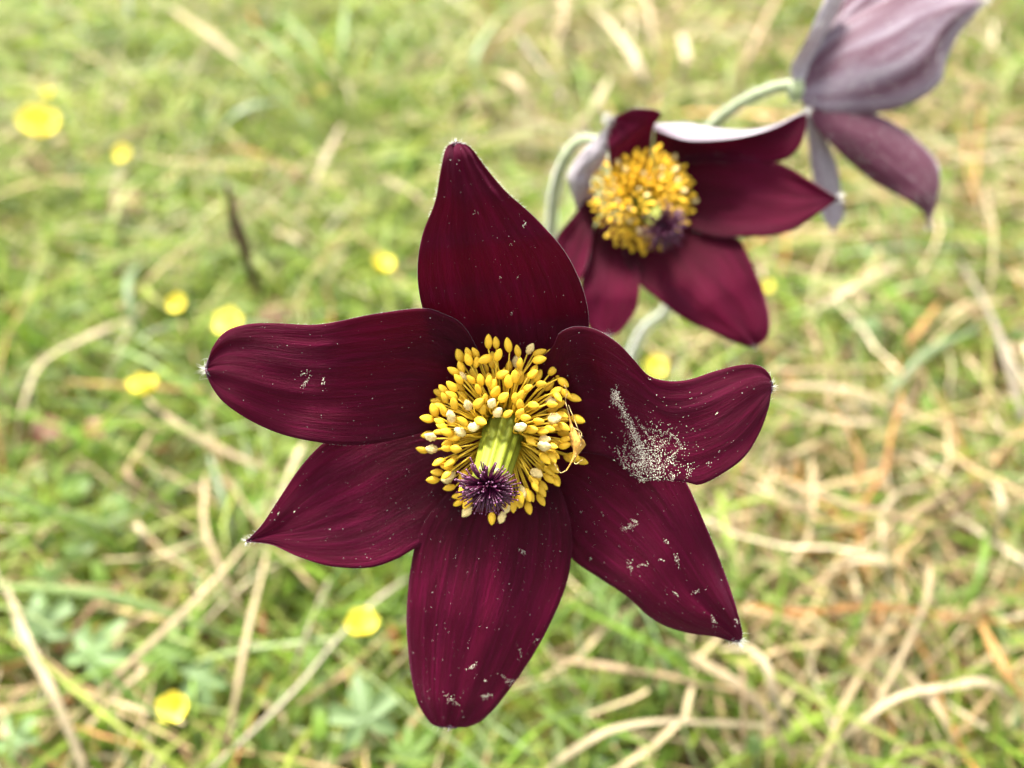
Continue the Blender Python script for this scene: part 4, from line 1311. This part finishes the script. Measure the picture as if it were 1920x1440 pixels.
yellow(75, 242, 88, 34, 'large ragged yellow bloom with orange underside, biggest one in the pale far turf', (0.25, -0.25), 0.25, False, 8, 1)
yellow(91, 178, 29, 34, 'tiny pale yellow bloom beyond the large ragged one', (0, -0.3), 0.3, seed=2)
yellow(232, 291, 40, 30, 'small yellow bloom between the large ragged one and the dark twig', (0.1, -0.5), 0.2, seed=3)
yellow(335, 570, 46, 46, 'small yellow bloom beside the dark twig, next to a whiter one', (0.0, -0.6), 0.25, seed=4)
yellow(430, 606, 62, 34, 'shining whitish yellow bloom touching the edge of the broad left petal', (-0.1, -0.3), 0.05, seed=5)
yellow(270, 736, 68, 34, 'yellow cup shaped bloom where several straws meet', (0.05, 0.25), 0.45, seed=6)
yellow(714, 503, 56, 28, 'ragged yellow bloom behind the tallest petal', (0.5, 0.1), 0.4, seed=7)
yellow(678, 1180, 84, 34, 'yellow bloom beside the lowest petal on the grey stalk, one petal raised', (0.15, 0.1), 0.5, seed=8)
yellow(330, 1327, 78, 36, 'yellow bloom crossed by a narrow dark green blade', (0.0, -0.35), 0.4, seed=9)
yellow(1229, 688, 50, 26, 'yellow bloom peeping out above the pollen dusted petal', (0.0, -0.4), 0.1, seed=10)
yellow(1437, 537, 30, 24, 'tiny yellow bloom at the edge of the hooded bloom lower petal', (0.0, -0.4), 0.2, seed=11)

# ------------------------------------------------------------------ broad leaves
def leaf_geo(lobes, depth_, teeth, rng, spread=1.75 * math.pi, fold=0.12):
    v, f = [Vector((0, 0, 0))], []
    n = 90
    rings = (0.35, 0.68, 1.0)
    for i in range(n + 1):
        a = -spread / 2 + spread * i / n
        u = (i / n) * lobes
        lob = abs(math.sin(math.pi * u))
        r = (1 - depth_) + depth_ * lob ** 0.7
        r *= 1 + teeth * math.sin(math.pi * u * 5)
        r *= 0.8 + 0.2 * math.cos(a)
        for q in rings:
            rr = q * min(r, (1 - depth_) + (r - 1 + depth_)) if q == 1.0 else q * ((1 - depth_) + (r - (1 - depth_)) * q)
            z = fold * rr * math.cos(2 * math.pi * u) - 0.18 * rr * rr
            v.append(Vector((rr * math.sin(a), rr * math.cos(a), z)))
    m = len(rings)
    for i in range(n):
        b = 1 + i * m
        f.append((0, b + m, b))
        for k in range(m - 1):
            f.append((b + k, b + m + k, b + m + k + 1, b + k + 1))
    return v, f
LF = [local_mesh('leaf_blade', *leaf_geo(7, 0.62, 0.08, random.Random(1)), M_LEAF), local_mesh('leaf_blade', *leaf_geo(5, 0.72, 0.10, random.Random(2)), M_LEAFB), local_mesh('leaf_blade', *leaf_geo(3, 0.25, 0.03, random.Random(3), 1.95 * math.pi), M_LEAF), local_mesh('leaf_blade', *leaf_geo(3, 0.2, 0.02, random.Random(4), 1.9 * math.pi), M_RED)]
def leaf(px, py, wpx, zmm, which, rot, label, tilt=(0, 0)):
    c = gp(px, py, zmm / 1000)
    R_ = wpx * depth(c) / F / 2
    root = Vector((c.x + 0.012 * math.sin(rot), c.y - 0.012 * math.cos(rot), 0))
    o = empty('red_leaf' if which == 3 else 'round_leaf' if which == 2 else 'lobed_leaf', root, label, 'leaf')
    ax = Vector((tilt[0], tilt[1] - 0.25, 1)).normalized()
    p = bpy.data.objects.new('leaf_blade', LF[which])
    COL.objects.link(p)
    p.parent = o
    p.matrix_local = Matrix.Translation(c - root) @ ax.to_track_quat('Z', 'Y').to_matrix().to_4x4() @ Matrix.Rotation(rot, 4, 'Z') @ Matrix.Diagonal((R_, R_, R_, 1))
    P = [Vector(x) for x in spline([tuple(c), tuple(c.lerp(root, 0.4) + Vector((0, 0, 0.003))), tuple(root - Vector((0, 0, 0.002)))], 8)]
    v, f = tube_geo(P, 0.0005, 5)
    mesh_obj('leaf_stalk', v, f, M_LEAFB, o)
LEAVES = [
    (75, 1180, 150, 24, 1, 0.4, 'pale lobed leaf under the long pale green blade'),
    (170, 1230, 150, 22, 1, -0.5, 'lobed leaf crossed by the long thin straw'),
    (320, 1230, 130, 22, 0, 0.9, 'lobed leaf between the grey stalk and the thick pale stalk'),
    (385, 1270, 120, 20, 1, 2.2, 'lobed leaf just beyond the lower yellow bloom'),
    (95, 1090, 110, 20, 0, 1.5, 'lobed leaf between the two pale arching blades'),
    (215, 960, 80, 20, 2, 0.2, 'bright rounded leaf near the bent double straw'),
    (145, 915, 75, 22, 2, 1.2, 'bright rounded leaf beside the reddish leaf'),
    (140, 1030, 70, 20, 2, -0.9, 'rounded leaf next to the pale level blade'),
    (30, 1390, 110, 20, 1, 0.7, 'lobed leaf at the foot of the thick pale stalk'),
    (685, 1350, 170, 26, 1, 0.3, 'finely cut pale green leaf beside the lowest petal tip'),
    (760, 1420, 120, 22, 0, -0.8, 'cut leaf below the lowest petal tip'),
    (1415, 1400, 46, 24, 2, 0.1, 'single bright round leaf under the bright smooth straw'),
    (85, 810, 78, 22, 3, 0.5, 'reddish brown withered leaf near the sharply bent straw'),
    (180, 800, 56, 24, 3, 2.0, 'orange red leaf scrap below the round yellow bloom'),
    (520, 590, 90, 14, 3, 1.0, 'brown withered leaf at the foot of the dark twig'),
    (230, 380, 84, 20, 3, 0.2, 'brown withered leaf in the pale far turf'),
    (1640, 620, 90, 20, 1, 1.0, 'small cut leaf under the pale green blade'),
    (590, 1240, 80, 22, 0, 0.6, 'lobed leaf beside the yellow bloom with a raised petal'),
]
for L_ in LEAVES:
    leaf(*L_)

def feathery(px, py, rot, length, label, seed):
    """A basal pasque-flower leaf: a stalk with finely divided pairs of narrow segments."""
    rng = random.Random(seed)
    root = gp(px, py, 0)
    o = empty('feathery_leaf', root, label, 'leaf')
    d = Vector((math.sin(rot), math.cos(rot), 0))
    P0 = [root - Vector((0, 0, 0.002)), root + d * length * 0.3 + Vector((0, 0, 0.02)), root + d * length * 0.7 + Vector((0, 0, 0.032)), root + d * length + Vector((0, 0, 0.028))]
    P = [Vector(x) for x in spline([tuple(p) for p in P0], 24)]
    v, f = tube_geo(P, 0.0006, 5)
    mesh_obj('leaf_stalk', v, f, M_LEAFB, o)
    v, f = [], []
    for i in range(7, 24, 2):
        for sg in (-1, 1):
            dd = (P[min(i + 1, 23)] - P[i - 1]).normalized()
            side = dd.cross(Vector((0, 0, 1))).normalized() * sg
            l = length * 0.34 * (1 - abs(i - 13) / 16)
            for k in range(4):
                e = (dd * (0.5 + 0.35 * k) + side * (1.1 - 0.25 * k)).normalized()
                s0 = P[i] + side * (l * 0.22 * k * 0.6)
                tube_geo([s0, s0 + e * l * 0.4 + Vector((0, 0, 0.0015)), s0 + e * l * rng.uniform(0.7, 1.0) - Vector((0, 0, 0.001))], [0.0004, 0.0007, 0.0001], 5, v, f)
    mesh_obj('leaf_segments', v, f, M_LEAF, o)['kind'] = 'stuff'
feathery(1080, 1010, 2.8, 0.06, 'feathery green leaf showing between the two lower petals', 1)
feathery(1060, 1000, 2.3, 0.055, 'feathery green leaf under the pointed lower petal', 2)
feathery(960, 950, -2.2, 0.06, 'feathery green leaf under the lower left petals', 3)
